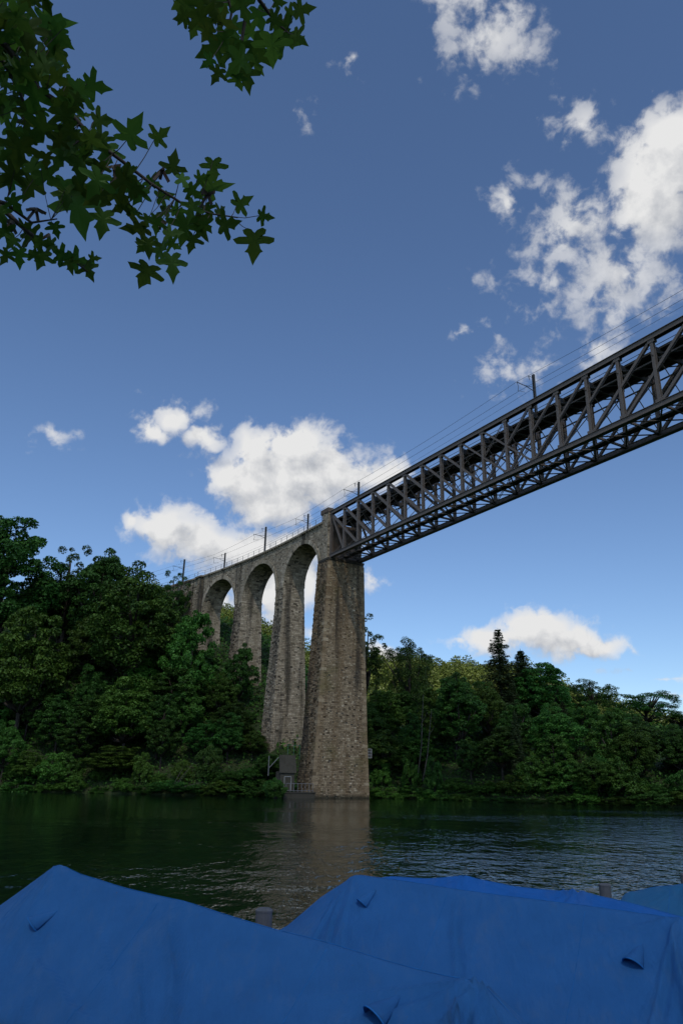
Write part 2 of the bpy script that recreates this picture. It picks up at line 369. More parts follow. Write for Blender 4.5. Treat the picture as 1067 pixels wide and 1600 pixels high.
wm, nt, b = new_mat('river_water')
b.inputs['Base Color'].default_value = (.003, .015, .008, 1); b.inputs['Roughness'].default_value = .03; b.inputs['IOR'].default_value = 1.5
b.inputs['Specular IOR Level'].default_value = .5
tc = nt.nodes.new('ShaderNodeTexCoord')
def wmap(sx, sy, rz):
    m = nt.nodes.new('ShaderNodeMapping'); m.inputs['Scale'].default_value = (sx, sy, 1); m.inputs['Rotation'].default_value = (0, 0, rz)
    nt.links.new(tc.outputs['Object'], m.inputs['Vector']); return m.outputs[0]
w1 = noise(nt, 1.0, 3, .55, wmap(.30, .36, R(12))); w2 = noise(nt, 1.0, 4, .6, wmap(2.6, 1.7, R(-10))); w3 = noise(nt, 1.0, 2, .5, wmap(9, 12, R(25))); w4 = noise(nt, 1.0, 3, .6, wmap(1.25, .62, R(6)))
crest = maprange(nt, w4.outputs['Fac'], .40, .80, 0, 1)
patch = noise(nt, 1.0, 3, .5, wmap(.022, .05, R(8)))
def madd(a, k, c_): 
    n = nt.nodes.new('ShaderNodeMath'); n.operation = 'MULTIPLY_ADD'; nt.links.new(a, n.inputs[0]); n.inputs[1].default_value = k
    if isinstance(c_, (int, float)): n.inputs[2].default_value = c_
    else: nt.links.new(c_, n.inputs[2])
    return n.outputs[0]
hh = madd(w3.outputs['Fac'], .002, madd(w2.outputs['Fac'], .030, madd(w1.outputs['Fac'], .10, madd(crest, .075, 0.))))
pm = nt.nodes.new('ShaderNodeMath'); pm.operation = 'MULTIPLY'; nt.links.new(hh, pm.inputs[0])
sx = nt.nodes.new('ShaderNodeSeparateXYZ'); nt.links.new(tc.outputs['Object'], sx.inputs[0])
pq = madd(sx.outputs[0], .0046, madd(sx.outputs[1], -.0022, patch.outputs['Fac']))
nt.links.new(maprange(nt, pq, .30, .55, .20, 1.6), pm.inputs[1])
WB = bump(nt, b, pm.outputs[0], 1.0, 1.0)
wv_ = [(-2500, -1200, 0), (2500, -1200, 0), (2500, 2500, 0), (-2500, 2500, 0)]
wx = np.linspace(-900, 900, 61); wy = np.linspace(-60, 420, 41)
X, Y = np.meshgrid(wx, wy); idx = np.arange(X.size).reshape(X.shape)
Fq = np.stack([idx[:-1, :-1], idx[:-1, 1:], idx[1:, 1:], idx[1:, :-1]], -1).reshape(-1, 4)
water = link(bpy.data.objects.new('river', mesh_np('river', np.stack([X, Y, X * 0], -1), Fq, wm)))
tag(water, 'dark green rippled river water', kind='structure')

# ------------------------------------------------------------------ unseen cumulus, added to shade this stretch of the river
cm, nt, b = new_mat('shade_cloud_white'); b.inputs['Base Color'].default_value = (.9, .9, .9, 1); b.inputs['Roughness'].default_value = 1; b.inputs['Specular IOR Level'].default_value = 0
tl = nt.nodes.new('ShaderNodeBsdfTranslucent'); tl.inputs['Color'].default_value = (.95, .95, .95, 1); mxs = nt.nodes.new('ShaderNodeMixShader'); mxs.inputs[0].default_value = .6
nt.links.new(b.outputs[0], mxs.inputs[1]); nt.links.new(tl.outputs[0], mxs.inputs[2]); tp = nt.nodes.new('ShaderNodeBsdfTransparent'); mx2 = nt.nodes.new('ShaderNodeMixShader'); mx2.inputs[0].default_value = .44  # set partly transparent so dimmed sun still lifts the shaded foreground
nt.links.new(mxs.outputs[0], mx2.inputs[1]); nt.links.new(tp.outputs[0], mx2.inputs[2]); nt.links.new(mx2.outputs[0], nt.nodes['Material Output'].inputs[0])
bmc = bmesh.new(); bmesh.ops.create_icosphere(bmc, subdivisions=5, radius=1)
SHC = np.array([-30., -90., 0.]); ch = 760.0; cc = SHC + np.array(sdir) * (ch / sdir.z)
for v_ in bmc.verts:
    p = np.array(v_.co); l = 1 + .16 * math.sin(p[0] * 5 + 1) * math.sin(p[1] * 6 + 2) + .09 * math.sin(p[0] * 13) * math.sin(p[1] * 11 + 1) * math.cos(p[2] * 9) + .04 * math.sin(p[0] * 29 + p[2] * 23) * math.cos(p[1] * 31)
    h_ = p[2] * l; v_.co = (p[0] * l * 420, p[1] * l * 330, h_ * (110 if h_ > 0 else 38))
mc = bpy.data.meshes.new('shade_cloud'); bmc.to_mesh(mc); bmc.free(); mc.materials.append(cm); mc.polygons.foreach_set('use_smooth', np.ones(len(mc.polygons), bool))
oc = link(bpy.data.objects.new('shade_cloud', mc)); oc.location = cc; tag(oc, 'unseen white cumulus added behind the camera to shade the foreground', kind='structure')

# ------------------------------------------------------------------ masonry
def stone_rows(mb, z0, z1, srange, P, h=.30, wmin=.35, wmax=.85, proud=(.0, .09), keep=None, tone_shift=0.0):
    """courses of separate stones on a face; P(s, z, out) -> point"""
    z = z0
    while z < z1 - .05:
        hh = min(h * rng.uniform(.85, 1.18), z1 - z); za, zb_ = z + .012, z + hh - .014
        s, s1 = srange(z + hh / 2); s -= rng.uniform(0, .3); lo = s; first = True
        s0lim, s1lim = srange(z + hh / 2)
        while s < s1lim - .02:
            w = rng.uniform(wmin, wmax); a = max(s, s0lim) + .012; e = min(s + w, s1lim) - .012
            if s1lim - (s + w) < .15: e = s1lim - .012; w = s1lim - s
            if e - a > .06 and (keep is None or keep((a + e) / 2, z + hh / 2)):
                o = rng.uniform(*proud); j = lambda: rng.uniform(-.012, .012)
                t = min(1, max(0, rng.gauss(.5 + tone_shift, .18)))
                q = [P(a, za, -.03), P(e, za, -.03), P(e, zb_, -.03), P(a, zb_, -.03),
                     P(a + j() + .01, za + j() + .01, o), P(e + j() - .01, za + j() + .01, o + j()), P(e + j() - .01, zb_ + j() - .01, o + j()), P(a + j() + .01, zb_ + j() - .01, o)]
                mb.quad_box(q, 5, t)
            s += w
        z += hh

ZT, ZB = 48.65, 39.87                      # truss top chord / bearing level
Z_C = 46.85                                # underside of the viaduct cornice
# ---- river pier
def pier_hw(z): return float(np.interp(z, [-2, 0, 10, 20, 30, 39.5], [5.65, 5.45, 4.85, 4.4, 4.0, 3.68]))
def pier_u0(z): return float(np.interp(z, [0, 39.5], [.10, -.38]))
def pier_u1(z): return float(np.interp(z, [0, 10, 39.5], [5.2, 4.75, 3.35]))
CV = 3.0
pier = empty('bridge_pier', PB(2, CV, -1), 'tall tapering brown stained stone pier standing in the river under the truss end', 'bridge pier')
def inv(o): o.matrix_parent_inverse = Matrix.Translation(-Vector(o.parent.location)); return o
zs = np.linspace(-2, 39.5, 22); mb = MB()
for z0, z1 in zip(zs[:-1], zs[1:]):
    q = [PB(pier_u0(z), CV - pier_hw(z), z) if k == 0 else PB(pier_u0(z), CV + pier_hw(z), z) if k == 1 else PB(pier_u1(z), CV + pier_hw(z), z) if k == 2 else PB(pier_u1(z), CV - pier_hw(z), z) for z in (z0, z1) for k in range(4)]
    mb.quad_box(q)
inv(mb.build('pier_core', M['mortar'], pier))
mb = MB()
stone_rows(mb, -.6, 39.3, lambda z: (CV - pier_hw(z), CV + pier_hw(z)), lambda s, z, o: PB(pier_u0(z) - o, s, z), h=.25, wmin=.3, wmax=.6, proud=(.0, .06))
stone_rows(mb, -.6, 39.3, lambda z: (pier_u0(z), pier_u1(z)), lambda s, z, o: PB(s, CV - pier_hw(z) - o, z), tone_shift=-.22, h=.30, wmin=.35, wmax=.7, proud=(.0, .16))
stone_rows(mb, -.6, 39.3, lambda z: (pier_u0(z), pier_u1(z)), lambda s, z, o: PB(s, CV + pier_hw(z) + o, z), h=.36)
stone_rows(mb, 5, 39.3, lambda z: (CV - pier_hw(z), CV + pier_hw(z)), lambda s, z, o: PB(pier_u1(z) + o, s, z), h=.45, wmin=.6, wmax=1.2)
z = -.5; k = 0
while z < 39:                              # larger corner blocks, long and short in turn
    h_ = rng.uniform(.42, .6); a_, b_2 = ((.95, .5) if k % 2 else (.5, .9)); o_ = .075
    for sd in (-1, 1):
        c8 = []
        for zz_ in (z + .015, z + h_ - .015):
            u0_, e_ = pier_u0(zz_), CV + sd * pier_hw(zz_)
            c8 += [PB(u0_ - o_, e_ + sd * o_, zz_), PB(u0_ - o_, e_ - sd * a_, zz_), PB(u0_ + b_2, e_ - sd * a_, zz_), PB(u0_ + b_2, e_ + sd * o_, zz_)]
        mb.quad_box(c8, 6, min(1, max(0, rng.gauss(.52, .16))))
    z += h_; k += 1
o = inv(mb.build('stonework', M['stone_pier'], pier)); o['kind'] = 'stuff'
mb = MB(); hw = 3.72
mb.box(PB(1.4, CV, 39.66), 2 * hw + .12, 3.75, .36, (BV, BU, (0, 0, 1)))
inv(mb.build('bearing_ledge', M['mortar'], pier))
for side in (-1, 1):                       # the two towers at the truss end, each with a cap block
    cv_ = CV + side * 3.15
    mb = MB(); mb.box(PB(1.25, cv_, 44.2), .9, 2.0, 8.7, (BV, BU, (0, 0, 1))); core = inv(mb.build('tower_core', M['mortar'], pier))
    mb = MB()
    stone_rows(mb, 39.9, 48.5, lambda z: (.25, 2.25), lambda s, z, o: PB(s, cv_ + side * (.45 + o), z), tone_shift=-.05)
    stone_rows(mb, 39.9, 48.5, lambda z: (cv_ - .45, cv_ + .45), lambda s, z, o: PB(.25 - o, s, z), tone_shift=-.1)
    o = inv(mb.build('tower_stonework', M['stone_grey'], pier)); o['kind'] = 'stuff'
    mb = MB(); mb.box(PB(1.45, cv_, 48.95), 1.2, 2.7, .8, (BV, BU, (0, 0, 1))); mb.box(PB(1.45, cv_, 48.5), 1.05, 2.45, .18, (BV, BU, (0, 0, 1)))
    inv(mb.build('cap_block', M['rust_stone'], pier))
mb = MB(); mb.box(PB(1.6, CV, 43.3), 5.4, 1.2, 7.0, (BV, BU, (0, 0, 1))); inv(mb.build('end_wall', M['rust_stone'], pier))
for sv in (.4, 5.6):
    mb = MB(); mb.box(PB(-.05, sv, 39.88), .8, .7, .12, (BV, BU, (0, 0, 1))); inv(mb.build('bearing_plate', M['steel_dark'], pier))

# ---- viaduct
ARC = [10.4, 27.4, 44.4]; RA = 7.0; ZSP = 37.9; S_END = 74.0
VN, VF = -.3, 4.3; VM = 2.0
viad = empty('stone_viaduct', PC(30, CV, 20), 'curving grey stone railway viaduct with tall round arches left of the truss', 'viaduct')
def intr(s):
    for a in ARC:
        if abs(s - a) < RA: return ZSP + math.sqrt(max(0, RA * RA - (s - a) ** 2))
    return None
ss = set([2.3, S_END])
for a in ARC:
    for k in range(0, 49): ss.add(round(a - RA * math.cos(math.pi * k / 48), 4))
ss = sorted(ss | set(np.round(np.arange(53, S_END, 3.0), 3)))
V = []; Fc = []
for k, s in enumerate(ss):
    zi = intr(s)
    if zi is None: zi = ZSP if s < 51.5 else 18.0
    V += [PC(s, VN, zi), PC(s, VN, Z_C), PC(s, VF, Z_C), PC(s, VF, zi)]
    if k: b0 = 4 * (k - 1); Fc += [(b0, b0+4, b0+5, b0+1), (b0+1, b0+5, b0+6, b0+2), (b0+2, b0+6, b0+7, b0+3), (b0+3, b0+7, b0+4, b0)]
n = len(V); Fc += [(0, 1, 2, 3), (n-4, n-1, n-2, n-3)]
inv(link(bpy.data.objects.new('spandrel_wall', mesh_np('spandrel_wall', V, Fc, M['mortar'])), viad))
def ring_d(s, z):
    return min(math.hypot(s - a, max(0, z - ZSP)) if z > ZSP else abs(s - a) for a in ARC)
mb = MB()
stone_rows(mb, 36.5, Z_C - .05, lambda z: (2.4, S_END), lambda s, z, o: PC(s, VN - o, z), keep=lambda s, z: ring_d(s, z) > RA + .72 or s > 51.6)
stone_rows(mb, 20, 36.5, lambda z: (51.6, S_END), lambda s, z, o: PC(s, VN - o, z))
stone_rows(mb, ZSP, Z_C - .05, lambda z: (2.4, S_END), lambda s, z, o: PC(s, VF + o, z), h=.45, wmin=.6, wmax=1.2, keep=lambda s, z: ring_d(s, z) > RA + .3)
o = inv(mb.build('spandrel_stonework', M['stone_grey'], viad)); o['kind'] = 'stuff'
# soffit stones
mb = MB()
for a in ARC:
    stone_rows(mb, 0, math.pi * RA, lambda z: (VN + .05, VF - .05), lambda s, z, o, a=a: PC(a - (RA - o) * math.cos(z / RA), s, ZSP + (RA - o) * math.sin(z / RA)), h=.38, wmin=.45, wmax=.9, proud=(.0, .05), tone_shift=-.1)
o = inv(mb.build('arch_soffit', M['stone_grey'], viad)); o['kind'] = 'stuff'
for a in ARC:                              # voussoirs, one by one
    n = 46
    for k in range(n):
        t0, t1 = math.pi * (k + .06) / n, math.pi * (k + .94) / n; mb = MB(); o = rng.uniform(.16, .22); r1 = RA + .74 + rng.uniform(-.06, .06)
        c8 = []
        for v_ in (VN + .03, VN - o):
            for (r_, t) in ((RA - .03, t0), (RA - .03, t1), (r1, t1), (r1, t0)): c8.append(PC(a - r_ * math.cos(t), v_, ZSP + r_ * math.sin(t)))
        mb.quad_box(c8, 6, min(1, max(0, rng.gauss(.62, .18)))); inv(mb.build('voussoir', M['stone_grey'], viad))
# pillars
def pil_n(z): return float(np.interp(z, [5, 14.6, 34, 38], [-1.95, -1.45, -.36, -.30]))
def pil_f(z): return float(np.interp(z, [5, 14.6, 32, 38], [5.75, 5.3, 4.55, 4.3]))
def pil_t(z): return 1.5 + max(0, ZSP - z) * .016
for sc_, zb_ in ((18.9, 6.0), (35.9, 14.0), (52.9, 24.0)):
    zz = np.linspace(zb_, ZSP, 14); mb = MB()
    for z0, z1 in zip(zz[:-1], zz[1:]):
        q = []
        for z in (z0, z1):
            n_, f_, t_ = pil_n(z), pil_f(z), pil_t(z); q += [PC(sc_ - t_, n_, z), PC(sc_ - t_, f_, z), PC(sc_ + t_, f_, z), PC(sc_ + t_, n_, z)]
        mb.quad_box(q)
    p = inv(mb.build('pillar', M['mortar'], viad))
    mb = MB()
    stone_rows(mb, zb_, ZSP - .02, lambda z: (pil_n(z), pil_f(z)), lambda s, z, o: PC(sc_ - pil_t(z) - o, s, z), tone_shift=-.02)
    stone_rows(mb, zb_, ZSP - .02, lambda z: (sc_ - pil_t(z), sc_ + pil_t(z)), lambda s, z, o: PC(s, pil_n(z) - o, z), tone_shift=-.16, proud=(.0, .15))
    stone_rows(mb, zb_, ZSP - .02, lambda z: (sc_ - pil_t(z), sc_ + pil_t(z)), lambda s, z, o: PC(s, pil_f(z) + o, z), h=.45)
    stone_rows(mb, zb_, ZSP - .02, lambda z: (pil_n(z), pil_f(z)), lambda s, z, o: PC(sc_ + pil_t(z) + o, s, z), h=.45, wmin=.6, wmax=1.2)
    o = mb.build('stonework', M['stone_grey'], p); o['kind'] = 'stuff'
# the jamb of the first arch on the river pier side is the pier itself; pilaster beyond the third arch
mb = MB()
for z0, z1 in ((24, Z_C),):
    mb.quad_box([PC(51.9, VN - .45, z0), PC(53.7, VN - .45, z0), PC(53.7, VN + .1, z0), PC(51.9, VN + .1, z0), PC(51.9, VN - .45, z1), PC(53.7, VN - .45, z1), PC(53.7, VN + .1, z1), PC(51.9, VN + .1, z1)])
pl = inv(mb.build('pilaster', M['mortar'], viad)); mb = MB()
stone_rows(mb, 24, Z_C - .05, lambda z: (51.9, 53.7), lambda s, z, o: PC(s, VN - .45 - o, z), tone_shift=-.1)
stone_rows(mb, 24, Z_C - .05, lambda z: (VN - .45, VN), lambda s, z, o: PC(51.9 - o, s, z), tone_shift=-.2)
o = mb.build('pilaster_stonework', M['stone_grey'], pl); o['kind'] = 'stuff'
# cornice and corbels
def along(mb, s0, s1, va, vb, za, zb_, step=1.5, tone=.4):
    q = np.arange(s0, s1, step); q = list(q) + [s1]
    for a, e in zip(q[:-1], q[1:]):
        mb.quad_box([PC(a, va, za), PC(e, va, za), PC(e, vb, za), PC(a, vb, za), PC(a, va, zb_), PC(e, va, zb_), PC(e, vb, zb_), PC(a, vb, zb_)], 6, tone)
mb = MB(); along(mb, 2.3, S_END, -.72, 4.75, Z_C + .002, Z_C + .36); along(mb, 51.5, 54.1, -1.15, -.72, Z_C + .002, Z_C + .36)
inv(mb.build('cornice', M['stone_grey'], viad))
for k in range(74):
    s = 2.9 + k * .95
    if s > S_END - .3: break
    mb = MB(); v0_ = VN - .32
    mb.quad_box([PC(s - .17, v0_ + .22, Z_C - .5), PC(s + .17, v0_ + .22, Z_C - .5), PC(s + .17, VN + .05, Z_C - .5), PC(s - .17, VN + .05, Z_C - .5),
                 PC(s - .17, v0_, Z_C), PC(s + .17, v0_, Z_C), PC(s + .17, VN + .05, Z_C), PC(s - .17, VN + .05, Z_C)], 6, .35)
    inv(mb.build('corbel', M['stone_grey'], viad))
mb = MB(); along(mb, 2.3, S_END, .1, 4.0, Z_C + .36, Z_C + .75, tone=.2); inv(mb.build('ballast_bed', M['mortar'], viad))
for sv in (1.3, 2.74):
    mb = MB(); along(mb, 2.3, S_END, sv - .04, sv + .04, Z_C + .76, Z_C + .92); inv(mb.build('rail', M['steel_dark'], viad))

# ---- railings on the viaduct
ZR = Z_C + .36
for vv, lab in ((-.55, 'thin steel handrail along the near edge of the stone viaduct'), (4.6, 'thin steel handrail along the far edge of the stone viaduct')):
    rl = empty('handrail', PC(30, vv, ZR), lab, 'railing', 'handrails on the viaduct')
    for zz_, r_ in ((1.1, .028), (.6, .02)):
        mb = MB(); mb.tube([PC(s, vv - (.42 if vv < 0 and 51.6 < s < 54 else 0), ZR + zz_) for s in np.arange(2.4, S_END, .6)], r_, 5); inv(mb.build('rail', M['galv'], rl))
    for s in np.arange(2.6, S_END - .5, 2.3):
        vq = vv - (.42 if vv < 0 and 51.6 < s < 54 else 0)
        mb = MB(); mb.box(PC(s, vq, ZR + .55), .07, .07, 1.1, (BV, BU, (0, 0, 1))); inv(mb.build('post', M['galv'], rl))

# ------------------------------------------------------------------ steel truss
PAN = 4.5; NP = 20
tr = empty('truss_span', PB(-45, CV, ZB), 'dark grey riveted steel lattice truss span crossing high over the river', 'truss bridge')
AX = (BV, BU, np.array([0, 0, 1.]))
def part(mb, name, mat=None): return inv(mb.build(name, mat or M['steel'], tr))
def s_of(i): return -PAN * i
EXT = .25
for v0 in (0.0, 6.0):
    mb = MB(); L = PAN * NP + 2 * EXT; sm = -PAN * NP / 2
    mb.box(PB(sm, v0, ZT - .03), .72, L, .06, AX); mb.box(PB(sm, v0 - .2, ZT - .35), .05, L, .58, AX); mb.box(PB(sm, v0 + .2, ZT - .35), .05, L, .58, AX)
    mb.box(PB(sm, v0 - .28, ZT - .62), .12, L, .05, AX); mb.box(PB(sm, v0 + .28, ZT - .62), .12, L, .05, AX)
    part(mb, 'top_chord')
    mb = MB()
    mb.box(PB(sm, v0, ZB + .03), .72, L, .06, AX); mb.box(PB(sm, v0 - .2, ZB + .36), .05, L, .58, AX); mb.box(PB(sm, v0 + .2, ZB + .36), .05, L, .58, AX)
    mb.box(PB(sm, v0 - .28, ZB + .62), .12, L, .05, AX); mb.box(PB(sm, v0 + .28, ZB + .62), .12, L, .05, AX)
    part(mb, 'bottom_chord')
    for i in range(NP + 1):
        mb = MB(); s = s_of(i); z0, z1 = ZB + .6, ZT - .6; H = z1 - z0; zc = (z0 + z1) / 2
        wdt = .20
        for q in (-.17, .17): mb.box(PB(s, v0 + q, zc), .09, wdt * 1.9, H, AX)
        nb = 11
        for k in range(nb):                # lacing between the two channels
            za, zb_ = z0 + H * k / nb, z0 + H * (k + 1) / nb
            d = 1 if k % 2 else -1
            mb.bar(PB(s, v0 - d * .14, za + .05), PB(s, v0 + d * .14, zb_ - .05), .07, .02, tuple(BU))
        for zz_ in (z0 + .15, z1 - .15): mb.box(PB(s, v0 - .235, zz_), .03, .85, .55, AX)      # gusset plates
        for zz_ in (z0 + .15, z1 - .15): mb.box(PB(s, v0 + .235, zz_), .03, .85, .55, AX)
        part(mb, 'post')
    za, zb_ = ZT - .55, ZB + .55
    def diag(i0, z0, i1, z1, w, off, name='diagonal', laced=False):
        mb = MB(); p0 = PB(s_of(i0) + (.12 if i1 < i0 else -.12), v0, z0); p1 = PB(s_of(i1) + (-.12 if i1 < i0 else .12), v0, z1)
        o_ = BV * off
        if laced:
            dn = (p1 - p0) / np.linalg.norm(p1 - p0); pr = np.cross(dn, BV)
            for sg in (-1, 1): mb.bar(p0 + o_ + pr * .13 * sg, p1 + o_ + pr * .13 * sg, .07, .05, tuple(BV))
            n = 16
            for k in range(n):
                a0, a1 = p0 + (p1 - p0) * k / n, p0 + (p1 - p0) * (k + 1) / n; d = 1 if k % 2 else -1
                mb.bar(a0 + o_ + pr * .13 * d, a1 + o_ - pr * .13 * d, .04, .02, tuple(BV))
        else:
            mb.bar(p0 + o_, p1 + o_, w, .07, tuple(BV)); mb.bar(p0 - o_, p1 - o_, w, .07, tuple(BV))
        part(mb, name)
    for half in (0, 1):
        ix = (lambda k: k) if half == 0 else (lambda k: NP - k)
        diag(ix(0), za, ix(1), zb_, .30, .13, 'end_diagonal')
        for k in range(0, 11):
            if k + 2 <= 11: diag(ix(k), za, ix(k + 2), zb_, .36 if k < 6 else .27 if k < 8 else .2, .13)
        for k in (10, 11): diag(ix(k), za, ix(k - 2), zb_, .2, .05, 'counter_diagonal', True) if half == 0 and k == 10 else None
# deck between the trusses, a little below the top chords
ZD = ZT - 1.25
for i in range(NP + 1):
    s = s_of(i)
    mb = MB(); mb.box(PB(s, CV, ZD - .40), 5.55, .06, .8, AX); mb.box(PB(s, CV, ZD - .82), 5.55, .26, .05, AX); part(mb, 'floor_beam', M['steel_dark'])
    mb = MB()                               # sway frame: X between the two trusses with a strut
    a0, a1 = ZD - .9, ZB + .75; mb.bar(PB(s, .25, a0 - 1.6), PB(s, 1.9, a0 + .1), .08, .06, tuple(BU)); mb.bar(PB(s, 5.75, a0 - 1.6), PB(s, 4.1, a0 + .1), .08, .06, tuple(BU))
    mb.bar(PB(s, .3, a0), PB(s, 5.7, a1), .10, .07, tuple(BU)); mb.bar(PB(s + .12, 5.7, a0), PB(s + .12, .3, a1), .10, .07, tuple(BU))
    mb.box(PB(s, CV, ZB + .42), 5.5, .2, .26, AX)
    part(mb, 'sway_frame', M['steel'])
    mb = MB(); mb.bar(PB(s, -.25, ZD - 1.35), PB(s, -.95, ZD - 1.35), .08, .08); mb.box(PB(s, .55, ZD - 1.35), 1.6, .1, .1, AX); part(mb, 'bracket', M['steel_dark'])
    if i < NP:
        mb = MB(); mb.bar(PB(s, .2, ZB + .3), PB(s - PAN, 5.8, ZB + .3), .18, .09); mb.bar(PB(s, 5.8, ZB + .42), PB(s - PAN, .2, ZB + .42), .18, .09); part(mb, 'lateral_brace', M['steel'])
        mb = MB(); mb.bar(PB(s, .7, ZD - .75), PB(s - PAN, 5.3, ZD - .75), .14, .08); mb.bar(PB(s, 5.3, ZD - .65), PB(s - PAN, .7, ZD - .65), .14, .08); part(mb, 'deck_brace', M['steel_dark'])
L = PAN * NP; sm = -L / 2
for sv in (2.25, 3.75):
    mb = MB(); mb.box(PB(sm, sv, ZD - .30), .06, L, .46, AX); mb.box(PB(sm, sv, ZD - .54), .26, L, .04, AX); part(mb, 'stringer', M['steel_dark'])
mb = MB()
for k in range(int(L / .62)): mb.box(PB(-.3 - k * .62, CV, ZD + .17), 2.7, .26, .18, AX)
o = part(mb, 'sleepers', M['bark']); o['kind'] = 'stuff'
mb = MB(); mb.box(PB(sm, CV, ZD), 3.3, L, .09, AX); part(mb, 'deck_plate', M['steel_dark'])
for sv in (1.32, 4.68):
    mb = MB(); mb.box(PB(sm, sv, ZD + .05), .62, L, .05, AX); part(mb, 'walkway_plank', M['steel_dark'])
for sv in (2.28, 3.72):
    mb = MB(); mb.box(PB(sm, sv, ZD + .35), .08, L, .16, AX); part(mb, 'rail', M['steel_dark'])
for sv in (1.1, 4.9):
    mb = MB(); mb.box(PB(sm, sv, ZD - .04), .08, L, .18, AX); part(mb, 'deck_edge', M['steel'])
    mb = MB(); mb.box(PB(sm, sv, ZT - .72), .05, L, .05, AX); part(mb, 'handrail', M['steel_dark'])
for sv in (.9, 5.1):
    mb = MB(); mb.box(PB(sm, sv, ZD - 1.25), .12, L, .16, AX); part(mb, 'edge_girder', M['steel'])
mb = MB(); mb.box(PB(sm, 5.2, ZT - .45), .05, L, .05, AX); part(mb, 'handrail', M['steel_dark'])
mb = MB(); mb.box(PB(sm, CV, ZB + .62), .95, L, .06, AX); mb.box(PB(sm, CV - .5, ZB + .58), .06, L, .2, AX); mb.box(PB(sm, CV + .5, ZB + .58), .06, L, .2, AX); part(mb, 'gangway', M['steel_dark'])
for sv in (2.5, 3.5):
    mb = MB(); mb.tube([PB(0, sv, ZB + 1.65), PB(-L, sv, ZB + 1.65)], .03, 5); part(mb, 'gangway_rail', M['steel_dark'])

# ------------------------------------------------------------------ catenary masts and wires
masts = [(69.6, 55.6, 1, 'tall catenary mast nearest the trees at the far left end of the viaduct'), (52.0, 53.7, 0, 'short thin catenary mast above the buttress left of the leftmost arch'),
         (35.1, 56.1, 1, 'tall catenary mast over the pillar between the left and middle arches'), (17.6, 54.3, 0, 'short catenary mast on the viaduct closest to the pier tower'),
         (.8, 56.1, 1, 'tall catenary mast just right of the pier tower at the truss end'), (-44.7, 57.0, 1, 'tall catenary mast on the middle of the truss span'),]
for s, zt_, big, lab in masts:
    base = (Z_C + .36) if s > 3 else ZD + .02 if s < 0 else ZT - 1.0
    mv, av = (4.72, 1.9) if s > 3 else (6.2, 3.0); mid = mv * .5 + av * .5
    P_ = lambda ds, v, z: PC(s + ds, v, z) if s > 3 else PB(s + ds, v, z)
    r_ = .17 if big else .13
    ms = empty('catenary_mast', P_(0, mv, base), lab, 'mast', 'railway masts on the bridge')
    mb = MB(); h = zt_ - base
    for q in (-.1, .1): mb.box(P_(q * 1.2, mv, (zt_ + base) / 2), r_ * 1.9, .06, h, AX)
    mb.box(P_(0, mv, (zt_ + base) / 2), .05, .2, h, AX); inv(mb.build('pole', M['mast'], ms))
    za = zt_ - (2.35 if big else 1.75)
    mb = MB(); mb.tube([P_(0, mv, za - .35), P_(0, mid, za + .02), P_(0, av - .1, za + .12)], .055 if big else .04, 5)
    mb.tube([P_(0, mv, za + .3), P_(0, mid, za + .1)], .035, 5); inv(mb.build('arm', M['mast'], ms))
    mb = MB(); mb.tube([P_(0, av - .1, za + .1), P_(0, av + .15, za - .5), P_(0, av, za - 1.25)], .035, 5); mb.tube([P_(0, av, za - 1.2), P_(0, av + 1.3, za - 1.0)], .025, 4); inv(mb.build('steady_arm', M['mast'], ms))
    mb = MB(); mb.tube([P_(0, mv, zt_ - .55), P_(0, mv - 1.0, zt_ - .5)], .035, 5); mb.tube([P_(0, mv - .95, zt_ - .5), P_(0, mv - .8, zt_ - 1.15)], [.07, .03], 6); inv(mb.build('insulator', M['mast'], ms))
def wire(name, v_, z_, sag, label, r_=.024, anchors=(92, 69.6, 52.0, 35.1, 17.6, .8, -44.7, -92)):
    pts = []
    zs_ = dict(zip(anchors, z_))
    for a, e in zip(anchors[:-1], anchors[1:]):
        for k in range(12):
            t = k / 12; s = a + (e - a) * t
            pts.append(PC(s, float(np.interp(s, [.8, 17.6], [v_, v_ - 1.1])), zs_[a] * (1-t) + zs_[e] * t - sag * 4 * t * (1-t) * (abs(e - a) / 45) ** 2))
    pts.append(PC(anchors[-1], v_, z_[-1]))
    mb = MB(); mb.tube(pts, r_, 4)
    return tag(mb.build(name, M['wire'], None), label, 'wire', 'overhead wires along the bridge')
wire('messenger_wire', 3.0, [53.4, 53.4, 52.8, 53.7, 52.8, 54.0, 54.9, 54.4], .5, 'uppermost overhead wire, carried by the mast arms')
wire('contact_wire', 3.0, [52.2, 52.2, 51.9, 52.1, 51.5, 52.4, 53.3, 53.0], .15, 'overhead contact wire running parallel below the uppermost wire')
wire('feeder_wire', 5.6, [51.9, 51.9, 51.8, 51.9, 52.4, 53.4, 54.4, 54.4], .3, 'lowest overhead wire, close beside the mast poles', .02)

